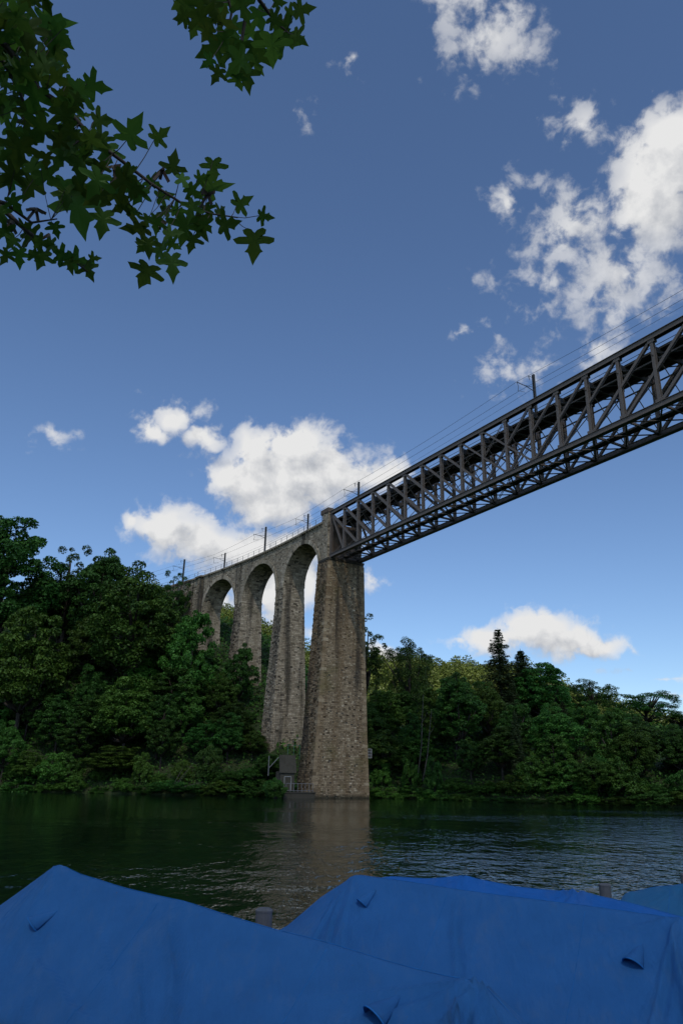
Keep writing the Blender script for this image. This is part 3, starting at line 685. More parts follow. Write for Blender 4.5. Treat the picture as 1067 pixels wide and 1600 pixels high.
# ------------------------------------------------------------------ trees: prototypes
def cards(C, N, size, aspect=.6, k=.35):
    """rhombic leaf sprays at centres C facing N"""
    n = len(C); t = nr.normal(size=(n, 3)); t -= (t * N).sum(1, keepdims=True) * N; t /= np.linalg.norm(t, axis=1, keepdims=True) + 1e-9
    bt = np.cross(N, t); s = size[:, None]
    fold = N * s * .12
    V = np.stack([C - t * s * .5, C + bt * s * aspect * .5 + t * s * .08 + fold, C + t * s * .5, C - bt * s * aspect * .5 + t * s * .08 + fold], 1)
    return V.reshape(-1, 3), np.arange(n * 4).reshape(n, 4)
def unit(a): return a / (np.linalg.norm(a, axis=-1, keepdims=True) + 1e-9)
def clump_cloud(cent, rad, per, size, up=.5, flat=.65):
    C = []; N = []; T = []
    for c, r in zip(cent, rad):
        n = max(8, int(per * (r / np.mean(rad)) ** 2)); d = unit(nr.normal(size=(n, 3)))
        d[:, 2] = np.where((d[:, 2] < -.2) & (nr.rand(n) < .6), -d[:, 2], d[:, 2])
        q = r * (.55 + .5 * nr.rand(n)[:, None] ** .7); p = c + d * q * np.array([1, 1, flat])
        p[:, 2] -= (np.linalg.norm(p[:, :2] - c[:2], axis=1) ** 2) * .06 / r
        C.append(p); N.append(unit(d * .6 + np.array([0, 0, up]) + nr.normal(size=(n, 3)) * .45))
        T.append(np.clip(nr.normal(.5 + nr.normal(0, .13), .2, n), 0, 1))
    return np.concatenate(C), np.concatenate(N), np.concatenate(T)
def trunk_mesh(name, H, r0, limbs, mat, lean=0.):
    mb = MB(); pts = [(lean * (z / H) ** 2 * H + .03 * H * math.sin(z / H * 5) * .3, .02 * H * math.sin(z / H * 4 + 1) * .4, z) for z in np.linspace(-1.5, H, 9)]
    mb.tube(pts, list(np.linspace(r0, r0 * .18, 9)), 7)
    for (z0, e, r_) in limbs:
        a = np.array([lean * (z0 / H) ** 2 * H, 0, z0]); e = np.asarray(e); m_ = (a + e) / 2 + np.array([0, 0, -.06 * np.linalg.norm(e - a)])
        mb.tube([a, m_, e], [r_, r_ * .7, r_ * .25], 5)
    return mb.mesh(name, mat, True)
PROTO = {}
def broadleaf(key, H, rx, rz, zc, ncl, per, mat, size=.5, lump=.25, shell=(.6, 1.0), rc=(.17, .27), up=.5, flat=.65, seed=1, top_flat=0., bark='bark', droop=0.):
    global nr
    nr = np.random.RandomState(seed); ncl = int(ncl * 1.7); rc = (rc[0] * .74, rc[1] * .78); size *= .76
    d = unit(nr.normal(size=(ncl * 3, 3))); d = d[d[:, 2] > -.75][:ncl]
    f = shell[0] + (shell[1] - shell[0]) * nr.rand(len(d)) ** .6
    ph = nr.rand(3) * 6
    l = 1 + lump * np.sin(d[:, 0] * 3 + ph[0]) * np.sin(d[:, 1] * 3.3 + ph[1]) + lump * .6 * np.sin(d[:, 2] * 5 + ph[2])
    c = d * (f * l)[:, None] * np.array([rx, rx, rz])
    if top_flat: c[:, 2] = np.where(c[:, 2] > 0, c[:, 2] * (1 - top_flat), c[:, 2])
    c[:, 2] -= droop * (np.linalg.norm(c[:, :2], axis=1) / rx) ** 2 * rz
    c[:, 2] += zc
    c = np.concatenate([c, np.array([0, 0, zc]) + nr.normal(size=(ncl // 6, 3)) * np.array([rx, rx, rz]) * .3])
    r = rx * (rc[0] + (rc[1] - rc[0]) * nr.rand(len(c)))
    C, N, T = clump_cloud(c, r, per, size, up, flat)
    V, Fq = cards(C, N, size * (.7 + .6 * nr.rand(len(C))))
    k = (H - .0) / V[:, 2].max()
    V[:, 2] *= k
    crown = mesh_np('crown', V, Fq, M[mat], {'tone': T})
    li = nr.choice(ncl, min(ncl, 13), replace=False)
    limbs = [(max(.25 * H, c[i, 2] * k - (.28 + .2 * nr.rand()) * H), c[i] * np.array([.9, .9, k]), .022 * H * (.5 + .4 * nr.rand())) for i in li]
    PROTO[key] = (trunk_mesh('trunk', H * .86, .020 * H + .06, limbs, M[bark], lean=nr.normal(0, .03)), crown, H, 2 * rx * 1.12)
broadleaf('round', 18, 6.0, 7.0, 11.0, 105, 150, 'leaf_dark', seed=1)
broadleaf('tall', 22, 5.2, 9.0, 13.0, 115, 140, 'leaf_dark', seed=2, lump=.3)
broadleaf('layered', 18, 6.2, 7.0, 11.0, 95, 160, 'leaf_mid', seed=3, flat=.62, up=.6, rc=(.18, .3))
broadleaf('light', 15, 4.8, 6.2, 9.0, 85, 150, 'leaf_light', seed=4, flat=.65, up=.6)
broadleaf('oak', 19, 6.4, 6.6, 12.0, 84, 110, 'leaf_dark', seed=5, top_flat=.12, lump=.3, shell=(.55, 1.05), rc=(.15, .25), size=.42, flat=.8)
broadleaf('sparse', 20, 4.6, 6.8, 13.0, 74, 80, 'leaf_dark', seed=6, lump=.4, shell=(.4, 1.05), rc=(.12, .22), size=.42, flat=.95)
broadleaf('drooping', 16, 4.4, 6.8, 9.2, 90, 140, 'leaf_mid', seed=7, droop=.35, flat=.85, up=.25)
broadleaf('dark', 17, 5.2, 7.2, 10, 100, 150, 'leaf_dark', seed=8, flat=.68)
broadleaf('bush', 5.2, 3.0, 2.6, 2.5, 46, 110, 'leaf_mid', seed=9, size=.38, rc=(.2, .34))
broadleaf('bush_light', 5.0, 3.1, 2.4, 2.4, 42, 110, 'leaf_light', seed=10, size=.36, rc=(.2, .34))
broadleaf('bush_dark', 6.0, 3.2, 3.0, 2.9, 46, 110, 'leaf_dark', seed=12, size=.38, rc=(.2, .34))
broadleaf('dead', 13, 4.6, 4.6, 8, 40, 60, 'leaf_dead', seed=13, size=.35, flat=.5, bark='bark_pale', rc=(.12, .24))
def spruce(key, H, rb, seed, mat='leaf_conifer', gap=1.0, dens=1.0):
    global nr
    nr = np.random.RandomState(seed); C = []; N = []; mb = MB()
    mb.tube([(0, 0, z) for z in np.linspace(-1.5, H, 8)], list(np.linspace(.014 * H + .05, .02, 8)), 7)
    z = H * .12
    while z < H - .4:
        t = z / H; r = rb * (1 - t) ** .85 + .25; nb = 5 + nr.randint(3); a0 = nr.rand() * 6
        for k in range(nb):
            a = a0 + k * 2 * math.pi / nb + nr.normal(0, .2); rr = r * (.45 + .75 * nr.rand()); n = int(rr * 26 * dens) + 6
            q = nr.rand(n) ** .7; dirv = np.array([math.cos(a), math.sin(a), 0]); pv = np.array([-math.sin(a), math.cos(a), 0])
            dz = -.10 * rr * q - rr * nr.uniform(.15, .5) * q ** 2 + .16 * rr * q ** 4 + (.35 * rr * q if t > .75 else 0)
            w = (.10 + .20 * (1 - q)) * rr + .06
            p = dirv * (q * rr)[:, None] + pv * (nr.normal(size=n) * w * .6)[:, None]; p[:, 2] = z + dz - np.abs(nr.normal(0, .26, n)) * (1.0 + rr * .16)
            C.append(p); N.append(unit(nr.normal(size=(n, 3)) * .5 + np.array([0, 0, .8]) + dirv * .3))
            mb.tube([(0, 0, z), dirv * rr * .55 + np.array([0, 0, z - .13 * rr]), dirv * rr * .95 + np.array([0, 0, z - .28 * rr])], [.05, .035, .012], 4, False)
        z += (.42 + .3 * nr.rand()) * gap
    C = np.concatenate(C); N = np.concatenate(N); V, Fq = cards(C, N, .42 * (.7 + .6 * nr.rand(len(C))), .38)
    PROTO[key] = (mb.mesh('trunk', M['bark'], True), mesh_np('crown', V, Fq, M[mat], {'tone': np.clip(nr.normal(.5, .25, len(C)), 0, 1)}), H, 2 * rb)
spruce('spruce', 30, 4.6, 21, gap=1.15)
spruce('fir', 26, 4.2, 22, gap=.9)

def plant(key, x, y, z, H, Wd, label, cat, group=None, name='tree', rz=None):
    tm, cm, h0, w0 = PROTO[key]
    t = empty(name, (x, y, z), label, cat, group, rz=rng.uniform(0, 6.28) if rz is None else rz)
    a = link(bpy.data.objects.new('trunk' if name != 'bush' else 'stems', tm), t); c = link(bpy.data.objects.new('crown' if name != 'bush' else 'foliage', cm), t)
    t.scale = (Wd / w0, Wd / w0, H / h0)
    return t
def tree_at(key, px, py, Yd, wpx, label, cat='tree', group=None, name='tree', minH=None):
    p = at(px, py, Yd); zg = float(terrain(p[0], p[1])); H = p[2] - zg
    Wd = wpx / proj_scale(p)
    return plant(key, p[0], p[1], zg - .2, max(H, 2.0), Wd, label, cat, group, name)
def proj_scale(p): return F / ((np.asarray(p) - CP) @ _fw)

# skyline trees that can be picked out one by one
tree_at('tall', 22, 800, 158, 150, 'tallest broadleaf tree on the skyline at the far left edge', name='broadleaf_tree')
tree_at('sparse', 118, 846, 166, 95, 'thin open crowned tree on the skyline with sky showing through, left of the viaduct', name='broadleaf_tree')
tree_at('dark', 168, 852, 163, 110, 'dark tree on the skyline between the open crowned tree and the great round crown', name='broadleaf_tree')
tree_at('layered', 222, 882, 148, 165, 'great round leafy crown standing left of the viaduct end', name='broadleaf_tree')
tree_at('sparse', 276, 888, 170, 62, 'wispy treetop poking up beside the leftmost railway mast', name='broadleaf_tree')
tree_at('light', 58, 948, 141, 125, 'lighter green tree standing in front of the dark wood at the left edge', name='broadleaf_tree')
tree_at('drooping', 306, 952, 146, 84, 'drooping mid green tree covering the foot of the leftmost arch', name='broadleaf_tree')
tree_at('dark', 379, 1002, 148, 52, 'narrow dark tree in front of the pillar between the left and middle arches', name='broadleaf_tree')
tree_at('light', 205, 1052, 136, 105, 'pale leaved tree low on the left slope above the waterside bushes', name='broadleaf_tree')
tree_at('sparse', 572, 962, 165, 78, 'ragged dark tree half hidden behind the right edge of the stone pier', name='broadleaf_tree')
tree_at('oak', 640, 996, 160, 84, 'dome crowned dark oak on the skyline right of the stone pier', name='broadleaf_tree')
tree_at('spruce', 777, 980, 158, 104, 'tall pointed spruce rising above the wood on the right', 'conifer', name='spruce_tree')
tree_at('fir', 812, 1012, 161, 104, 'dark conifer directly right of the tall pointed spruce', 'conifer', name='spruce_tree')
tree_at('round', 842, 1030, 157, 96, 'dark rounded tree right of the two conifers, over the sunlit hill shoulder', name='broadleaf_tree')
tree_at('oak', 924, 1060, 160, 92, 'spreading oak on the right skyline, left one of the two flat crowns', name='broadleaf_tree')
tree_at('oak', 1004, 1077, 158, 104, 'spreading flat crowned oak on the right skyline, right one of the two', name='broadleaf_tree')
tree_at('sparse', 1060, 1106, 155, 70, 'open crowned tree cut by the right edge of the view', name='broadleaf_tree')
tree_at('dead', 885, 1130, 138, 66, 'half dead brown tree with pale bare limbs on the right bank', name='broadleaf_tree')
# the wood on the slopes: limited to stay under the skyline of the photo
sky_x = [-120, 30, 90, 120, 160, 230, 285, 300, 322, 345, 362, 395, 410, 422, 470, 500, 560, 575, 600, 640, 690, 750, 800, 840, 880, 925, 1000, 1067, 1300]
sky_y = [840, 830, 868, 900, 880, 910, 925, 945, 990, 1035, 1045, 1060, 1110, 1160, 1195, 1200, 1100, 1050, 1072, 1060, 1044, 1056, 1050, 1058, 1092, 1090, 1105, 1130, 1150]
def fits(p, H, Wd):
    for q in (-.45, -.2, 0, .2, .45):
        tp = np.array([p[0] + q * Wd, p[1], p[2] + H * (1 - 1.0 * q * q * 1.2)])
        X_, Y_ = proj(tp)
        if Y_ < np.interp(X_, sky_x, sky_y): return False
    return True
def corridor(x, y):
    s = (x - BS[0]) * BU[0] + (y - BS[1]) * BU[1]; v = (x - BS[0]) * BV[0] + (y - BS[1]) * BV[1] - float(curve(s))
    return -4 < s < 80 and -4.5 < v < 11
KL = [('round', 'dark'), ('tall', 'dark'), ('dark', 'dark'), ('layered', 'mid'), ('drooping', 'mid'), ('light', 'light')]
def whereabouts(x, y, z, side, e):
    px = proj((x, y, z + 4))[0]
    row = 'low by the water' if e < 12 else 'midway up the slope' if e < 30 else 'high on the slope'
    if side == 'L': col = 'at the left edge' if px < 110 else 'in the middle of the left bank' if px < 230 else 'close to the viaduct'
    else: col = 'just right of the pier' if px < 700 else 'below the spruces' if px < 880 else 'towards the right edge'
    return row, col
def wood(x0, x1, rows, side):
    for e, sp_, H0_, W0_ in rows:
        x = x0 + rng.uniform(0, sp_)
        while x < x1:
            yy = float(np.interp(x, _bx, _by)) + e + rng.uniform(-3, 3); xx = x + rng.uniform(-1.5, 1.5)
            zg = float(terrain(xx, yy)); H = H0_ * rng.uniform(.65, 1.3); Wd = W0_ * rng.uniform(.7, 1.3)
            if not corridor(xx, yy):
                ok = False
                for k in range(9):
                    if fits((xx, yy, zg), H, Wd): ok = True; break
                    H *= .87; Wd *= .92
                if ok and H > 4:
                    key, tone = rng.choice(KL)
                    if side == 'R' and rng.random() < .16: key, tone = 'fir', 'conifer'; Wd *= .7; H *= 1.1
                    if side == 'R' and key == 'fir' and not fits((xx, yy, zg), H, Wd): H *= .85
                    row_, col_ = whereabouts(xx, yy, zg, side, e); kind_ = 'dark conifer' if tone == 'conifer' else {'dark': 'dark', 'mid': 'mid', 'light': 'light'}[tone] + ' green broadleaf tree'
                    plant(key, xx, yy, zg - .3, H, Wd, '%s standing %s, %s' % (kind_, row_, col_), 'conifer' if tone == 'conifer' else 'tree', tone + ' trees of the wood ' + ('left' if side == 'L' else 'right') + ' of the bridge', 'spruce_tree' if tone == 'conifer' else 'broadleaf_tree')
            x += sp_ * rng.uniform(.8, 1.25)
wood(-82, 2, [(4.5, 6.5, 8.5, 7.5), (10, 6.5, 10, 8.5), (17, 7.5, 12, 10), (27, 8, 14, 11), (38, 8.5, 15, 12), (50, 9, 15, 12)], 'L')
wood(4, 92, [(4, 6, 9, 7), (8.5, 6.5, 12, 8.5), (14, 7, 14, 9.5), (22, 7.5, 18, 10), (31, 8, 20, 11), (42, 9, 21, 11)], 'R')
# waterside bushes
BK = [('bush', 'mid green'), ('bush_light', 'light green'), ('bush_dark', 'dark green')]
for side, x0, x1 in (('left', -80, -9), ('right', 8, 92)):
    for e, H0_ in ((.0, 1.7), (2.4, 3.8)):
        x = x0
        while x < x1:
            yy = float(np.interp(x, _bx, _by)) + e + rng.uniform(-.6, .8)
            key, nm = rng.choice(BK); H = H0_ * rng.uniform(.5, 1.75); Wd = rng.uniform(3, 7.5)
            lat_v = (x - BS[0]) * BV[0] + (yy - BS[1]) * BV[1]
            if not (-4 < lat_v < 10.5 and yy > 126 and -8 < x < 9) and fits((x, yy, float(terrain(x, yy))), H, Wd * .8):
                plant(key, x, yy, float(terrain(x, yy)) - .35, H, Wd, '%s bush %s the water, %s' % (nm, 'leaning over' if e < 1 else 'a little back from', whereabouts(x, yy, 0, 'L' if side == 'left' else 'R', 0)[1]), 'bush', '%s waterside bushes %s of the pier' % (nm, side), 'bush')
            x += rng.uniform(2.2, 5.2)
for k in range(46):
    s = rng.uniform(4, 62); v_ = rng.choice([rng.uniform(-5, -2.4), rng.uniform(-2, 7), rng.uniform(6, 11)])
    if any(abs(s - q) < 4.2 for q in (18.9, 35.9, 52.9)) and -4 < v_ < 7.5: continue
    p = PC(s, v_, 0); zg = float(terrain(p[0], p[1])); H = rng.uniform(1.8, 4.0)
    if fits((p[0], p[1], zg), H, 3.5): plant(rng.choice(['bush', 'bush_dark']), p[0], p[1], zg - .3, H, rng.uniform(3, 5.5), 'low green bush on the slope under the viaduct arches', 'bush', 'bushes under the arches', 'bush')
for a_, v_, H, Wd in ((-.6, -9.0, 2.6, 3.4), (1.0, -8.6, 3.2, 3.2), (5.5, -6.5, 3.0, 4.5), (5.8, -3.6, 2.4, 4.0)):
    p = PB(a_, v_, 0); plant('bush_dark', p[0], p[1], max(.0, float(terrain(p[0], p[1]))) - .2, H, Wd, 'dark bush crowding the little hut at the pier foot', 'bush', 'bushes around the hut', 'bush')
# low growth over the slopes and behind the pier
nr = np.random.RandomState(5)
n = 85000; xx = nr.uniform(-95, 110, n); yy = np.interp(xx, _bx, _by) + nr.rand(n) ** 1.3 * 75 + .3
zz = terrain(xx, yy) + np.abs(nr.normal(0, .55, n)) * (.5 + vnoise(xx / 3, yy / 3) * 1.6)
V, Fq = cards(np.stack([xx, yy, zz], -1), unit(nr.normal(size=(n, 3)) * .5 + np.array([0, -.3, .8])), (.42 + .3 * (yy > 140)) * (.6 + .8 * nr.rand(n)))
o = link(bpy.data.objects.new('undergrowth', mesh_np('undergrowth', V, Fq, M['leaf_mid'], {'tone': np.clip(nr.normal(.45, .22, n), 0, 1)})))
tag(o, 'low green undergrowth covering the steep banks under the trees', 'undergrowth', kind='stuff')
# far wooded hill
n = 900; hx = []; 
nr = np.random.RandomState(9)
base_c, base_n, base_t = clump_cloud(np.concatenate([unit(nr.normal(size=(26, 3))) * np.array([4.2, 4.2, 4.2]) + np.array([0, 0, 7.5]), [[0, 0, 8]]]), np.full(27, 2.5), 15, 1.2, .5, .7)
Vs = []; Ts = []
yv = 235.0
while yv < 600:
    lo, hi = -175 * yv / 560, 300 * yv / 560; st = 9.5
    for xv in np.arange(lo, hi, st):
        x_, y_ = xv + nr.uniform(-4, 4), yv + nr.uniform(-4, 4); k = nr.uniform(.75, 1.3); a = nr.rand() * 6.28
        if x_ > 40 * yv / 560 and yv < 300: continue
        ca, sa = math.cos(a), math.sin(a); Rm = np.array([[ca, -sa, 0], [sa, ca, 0], [0, 0, 1]])
        p = (base_c * np.array([k, k, k * nr.uniform(.85, 1.3)])) @ Rm.T + np.array([x_, y_, float(terrain(x_, y_)) - 1.5])
        V, Fq = cards(p, unit(base_n @ Rm.T + nr.normal(size=base_n.shape) * .15), 1.25 * (.7 + .6 * nr.rand(len(p))), .7)
        Vs.append(V); Ts.append(np.clip(base_t + nr.normal(0, .2), 0, 1))
    yv += 10.5
V = np.concatenate(Vs); Fq = np.arange(len(V)).reshape(-1, 4)
o = link(bpy.data.objects.new('hillside_forest', mesh_np('hillside_forest', V, Fq, M['leaf_hill'], {'tone': np.concatenate(Ts)})))
tag(o, 'sunlit yellow green forest on the hill far behind the arches', 'forest', kind='stuff')

# slim pale trunks leaning out of the right bank wood
for px0, py0, px1, py1, Yd, lab in ((653, 1188, 661, 1085, 131, 'slim bare trunk, straighter of two on the right bank'), (660, 1200, 674, 1110, 130.5, 'slim bare trunk, crooked one of two on the right bank')):
    a, c = at(px0, py0, Yd), at(px1, py1, Yd + 2.5); a[2] -= 2
    mb = MB(); mb.tube([a, a * .66 + c * .34 + np.array([.25, 0, 0]), a * .33 + c * .67 + np.array([.1, 0, 0]), c], [.12, .10, .08, .04], 6)
    mb.tube([a * .4 + c * .6, a * .3 + c * .7 + np.array([1.0, 0, .9])], [.06, .02], 5)
    tag(mb.build('bare_trunk', M['bark_pale'], None, True), lab, 'tree trunk')
mb = MB()
q0 = at(268, 1236, 127.2)
for px, py in ((300, 1196), (292, 1210), (318, 1222), (286, 1200)):
    e_ = at(px, py, 127.6 + rng.uniform(-.5, .6)); mb.tube([q0, (q0 + e_) / 2 + np.array([rng.uniform(-.2, .2), 0, .1]), e_], [.08, .055, .02], 5)
tag(mb.build('fallen_branch', M['bark_pale'], None, True), 'pale dead branches leaning into the water on the left bank', 'branch')

# ------------------------------------------------------------------ landing and hut at the pier foot
lp = PB(1.9, -4.2, 0)
land = empty('landing', lp, 'low stone landing at the foot of the pier, left side', 'landing')
mb = MB(); mb.box(PB(1.6, -4.6, .1), 5.6, 3.2, 1.3, AX); inv(mb.build('landing_wall', M['concrete'], land))
mb = MB(); mb.box(PB(1.6, -4.6, .82), 5.8, 3.4, .14, AX); inv(mb.build('landing_slab', M['concrete'], land))
rl = empty('landing_railing', PB(-.05, -4.0, 1.09), 'pale grey steel railing on the landing at the pier foot', 'railing')
for k in range(8):
    mb = MB(); mb.box(PB(-.05, -7.0 + k * .68, 1.52), .06, .06, 1.32, AX); inv(mb.build('post', M['galv'], rl))
for zz_ in (1.1, 2.15):
    mb = MB(); mb.box(PB(-.05, -4.62, zz_), 4.9, .05, .07, AX); inv(mb.build('rail', M['galv'], rl))
hut = empty('gauge_hut', PB(2.4, -4.6, 1.1), 'small dark hut with a steep slab roof beside the pier foot', 'hut')
hc_ = PB(2.4, -6.0, 0)
mb = MB(); mb.box(hc_ + np.array([0, 0, 2.5]), 2.5, 1.6, 2.8, AX); inv(mb.build('wall', M['concrete'], hut))
mb = MB(); mb.quad_box([PB(1.35, -7.5, 3.7), PB(1.35, -4.5, 3.7), PB(1.6, -4.5, 3.7), PB(1.6, -7.5, 3.7), PB(1.95, -7.3, 6.4), PB(1.95, -4.55, 6.4), PB(2.25, -4.55, 6.4), PB(2.25, -7.3, 6.4)]); inv(mb.build('roof_slab', M['concrete'], hut))
mb = MB(); fx = lambda a, z: PB(1.56, a, z)
for a0, a1, z0, z1 in ((-6.6, -6.5, 1.0, 3.2), (-5.4, -5.3, 1.0, 3.2), (-6.6, -5.3, 3.1, 3.2)): mb.bar(fx((a0 + a1) / 2 if z1 - z0 > 1 else a0, z0 if z1 - z0 > 1 else z0 + .05), fx((a0 + a1) / 2 if z1 - z0 > 1 else a1, z1 if z1 - z0 > 1 else z0 + .05), .1, .08, tuple(BU))
fr = inv(mb.build('door_frame', M['white_paint'], hut))
mb = MB(); mb.box(PB(1.57, -5.95, 2.0), 1.1, .06, 2.0, AX); inv(mb.build('door', M['concrete'], hut))
gr = empty('handrail', PB(3.4, -3.6, 7), 'small green tube handrail on the grass above the hut', 'railing')
for k in range(3):
    mb = MB(); mb.tube([PB(3.4, -5.2 + k * 1.1, 5.8), PB(3.4, -5.2 + k * 1.1, 8.0)], .035, 5); inv(mb.build('post', M['green_paint'], gr))
mb = MB(); mb.tube([PB(3.4, -5.2, 8.0), PB(3.4, -3.0, 8.0)], .035, 5); inv(mb.build('rail', M['green_paint'], gr))
st = empty('steel_stay', PB(2.4, -7, 4.5), 'slanting pale steel stay with bracket left of the hut roof', 'bracket')
mb = MB(); mb.tube([PB(2.2, -9.0, 4.4), PB(2.2, -7.4, 6.0)], .06, 5); inv(mb.build('stay', M['galv'], st))
mb = MB(); mb.tube([PB(2.2, -9.1, 3.2), PB(2.2, -9.1, 6.2)], .07, 5); inv(mb.build('post', M['galv'], st))
sg = empty('gauge_board', PB(.8, 9.3, 7.0), 'white framed board with crossbars fixed to the right side of the pier', 'sign')
mb = MB()
for a in (-.45, .45): mb.box(PB(.8, 8.95 + a, 7.1), .09, .08, 1.5, AX)
for z in (6.39, 6.86, 7.34, 7.81): mb.box(PB(.8, 8.95, z), .81, .06, .09, AX)
inv(mb.build('frame', M['white_paint'], sg))
mb = MB(); mb.box(PB(.9, 8.95, 7.1), .85, .04, 1.4, AX); inv(mb.build('panel', M['steel_dark'], sg))
mb = MB(); mb.box(PB(.9, 8.4, 6.7), .8, .08, .08, AX); inv(mb.build('bracket', M['galv'], sg))

# ------------------------------------------------------------------ boats under blue covers
def tarp_mat(name, base, dark):
    m, nt, b = new_mat(name)
    n = noise(nt, 2.2, 6, .6); n2 = noise(nt, 260, 2, .5); n3 = noise(nt, 7, 6, .62, scaled(nt, (1, .45, .4)))
    c = ramp(nt, n.outputs['Fac'], [(.3, dark), (.7, base)])
    c = mix(nt, maprange(nt, n3.outputs['Fac'], .55, .75, 0, .16), c, (.16, .22, .30))
    ds = noise(nt, 1.1, 8, .7); c = mix(nt, maprange(nt, ds.outputs['Fac'], .52, .72, 0, .22), c, (.12, .15, .17))       # dust and dried water marks
    sp_ = noise(nt, 26, 3, .6); c = mix(nt, maprange(nt, sp_.outputs['Fac'], .70, .76, 0, .5), c, (.16, .15, .11))
    nt.links.new(c, b.inputs['Base Color']); b.inputs['Roughness'].default_value = .62; b.inputs['Specular IOR Level'].default_value = .3
    ad = nt.nodes.new('ShaderNodeMath'); ad.operation = 'MULTIPLY_ADD'; nt.links.new(n3.outputs['Fac'], ad.inputs[0]); ad.inputs[1].default_value = 3.0; nt.links.new(n2.outputs['Fac'], ad.inputs[2])
    bump(nt, b, ad.outputs[0], 1.0, .012); return m
M['tarp'] = tarp_mat('tarp', (.028, .165, .45), (.020, .135, .38))
M['tarp_bright'] = tarp_mat('tarp_bright', (.012, .15, .52), (.010, .13, .46))
M['tarp_teal'] = tarp_mat('tarp_teal', (.022, .155, .34), (.018, .14, .31))
M['hull'] = metal_mat('hull', (.55, .55, .53), (.3, .28, .25), .35, .3)
M['piping'] = metal_mat('piping', (.02, .15, .42), (.02, .13, .38), .6, .2)
def boat(origin, knots, hw, eave, label, mat, poles, vents, folds, seed, cat='covered boat'):
    r2 = np.random.RandomState(seed)
    ox, oy = origin; t0, t1 = knots[0][0], knots[-1][0]
    b_ = empty('covered_boat', (ox, oy, 0), label, cat, 'boats under blue covers')
    kt, kz = [k[0] for k in knots], [k[1] for k in knots]
    NT, NW = 240, 96
    tt = np.linspace(t0, t1, NT)
    rz = np.interp(tt, kt, kz)
    k_ = np.array([1, 4, 6, 4, 1.]) / 16                       # round the ridge kinks slightly
    rz = np.convolve(np.pad(rz, 2, mode='edge'), k_, mode='valid')
    ww = np.linspace(-1.28, 1.28, NW)
    T, Wg = np.meshgrid(tt, ww, indexing='ij'); RZ = np.repeat(rz[:, None], NW, 1)
    a = np.abs(Wg)
    endk = np.clip(np.minimum((T - t0) / .9, (t1 - T) / .55), 0, 1)
    width = hw * (.72 + .28 * np.sqrt(endk))
    inside = np.clip(a, 0, 1); y = Wg / 1.0 * 0 + np.sign(Wg) * np.where(a < 1, a * width, width + (a - 1) * .25)
    EV = np.minimum(eave, RZ - .05)
    sag = .05 * np.sin(np.pi * inside)                        # cloth hangs a little between ridge and gunwale
    z = np.where(a < 1, RZ - (RZ - EV) * inside ** 1.04 - sag * (RZ - EV), EV - (a - 1) / .28 * .55)
    # folds radiating from the poles, and long slack creases
    dz = np.zeros_like(z)
    for (tp, amp) in poles:
        dx, dy = T - tp, Wg * hw; rr = np.hypot(dx, dy) + 1e-3; ph = np.arctan2(np.abs(dy), dx)
        for _ in range(11):
            p0 = r2.uniform(.15, 3.0); wd = r2.uniform(.010, .026); d_ = np.abs(ph - p0) * np.clip(rr, .2, 9)
            sgn = np.where(Wg < 0, 1, .6)
            dz += sgn * amp * 2.0 * r2.uniform(.3, 1) * np.exp(-(d_ / wd) ** 2) * np.exp(-((rr - .12) / r2.uniform(.5, 1.5)) ** 2)
    for (ta, wa, tb, wb, amp, wd) in folds:
        wd *= .55
        ax_, ay_ = ta, wa * hw; bx_, by_ = tb, wb * hw; L_ = math.hypot(bx_ - ax_, by_ - ay_)
        px_, py_ = T - ax_, Wg * hw - ay_; u_ = (px_ * (bx_ - ax_) + py_ * (by_ - ay_)) / L_; n_ = (px_ * -(by_ - ay_) + py_ * (bx_ - ax_)) / L_ + .03 * np.sin(u_ * 5)
        env = np.clip(u_ / (.25 * L_), 0, 1) * np.clip((L_ - u_) / (.3 * L_), 0, 1)
        dz += 2.8 * amp * env * (np.exp(-(n_ / wd) ** 2) - .7 * np.exp(-((n_ - wd * 1.8) / (wd * 1.3)) ** 2))
    for _ in range(26):                                       # faint slack in the cloth
        f1, f2, p1 = r2.uniform(.6, 3.2), r2.uniform(.6, 2.6), r2.uniform(0, 6.28)
        dz += .0035 * np.sin(T * f1 + Wg * hw * f2 * r2.choice([-1, 1]) + p1)
    for _ in range(int(7)):                                   # bunching at the two ends
        te = t0 + r2.uniform(0, .5) if r2.rand() < .5 else t1 - r2.uniform(0, .55); we = r2.uniform(-1, .2)
        dz += .02 * np.exp(-((T - te) / .05) ** 2) * np.exp(-((Wg - we) / .5) ** 2)
    z = z + dz
    V = np.stack([T * QA[0] + y * QN[0], T * QA[1] + y * QN[1], z], -1)
    idx = np.arange(NT * NW).reshape(NT, NW); Fq = np.stack([idx[:-1, :-1], idx[1:, :-1], idx[1:, 1:], idx[:-1, 1:]], -1).reshape(-1, 4)
    cov = link(bpy.data.objects.new('cover', mesh_np('cover', V, Fq, mat, smooth=True)), b_)
    sd = cov.modifiers.new('thick', 'SOLIDIFY'); sd.thickness = .006; sd.offset = -1
    def surf(t, w):
        i = int(np.clip(np.searchsorted(tt, t), 0, NT - 1)); j = int(np.clip(np.searchsorted(ww, w), 0, NW - 1)); return V[i, j], V[min(i + 3, NT - 1), j] - V[max(i - 3, 0), j], V[i, min(j + 3, NW - 1)] - V[i, max(j - 3, 0)]
    mb = MB(); js = NW // 2
    mb.tube([V[i, js] + np.array([0, 0, .004]) for i in range(4, NT - 4, 4)], .004, 5); link(bpy.data.objects.new('ridge_seam', mb.mesh('ridge_seam', M['piping'])), cov)
    for q in (.22, .47, .73):                                  # sewn seams running from gunwale to gunwale
        i = int(q * NT); mb = MB(); mb.tube([V[i, j] + np.array([0, 0, .002]) for j in range(3, NW - 3, 3)], .0035, 4)
        link(bpy.data.objects.new('seam', mb.mesh('seam', M['piping'])), cov)
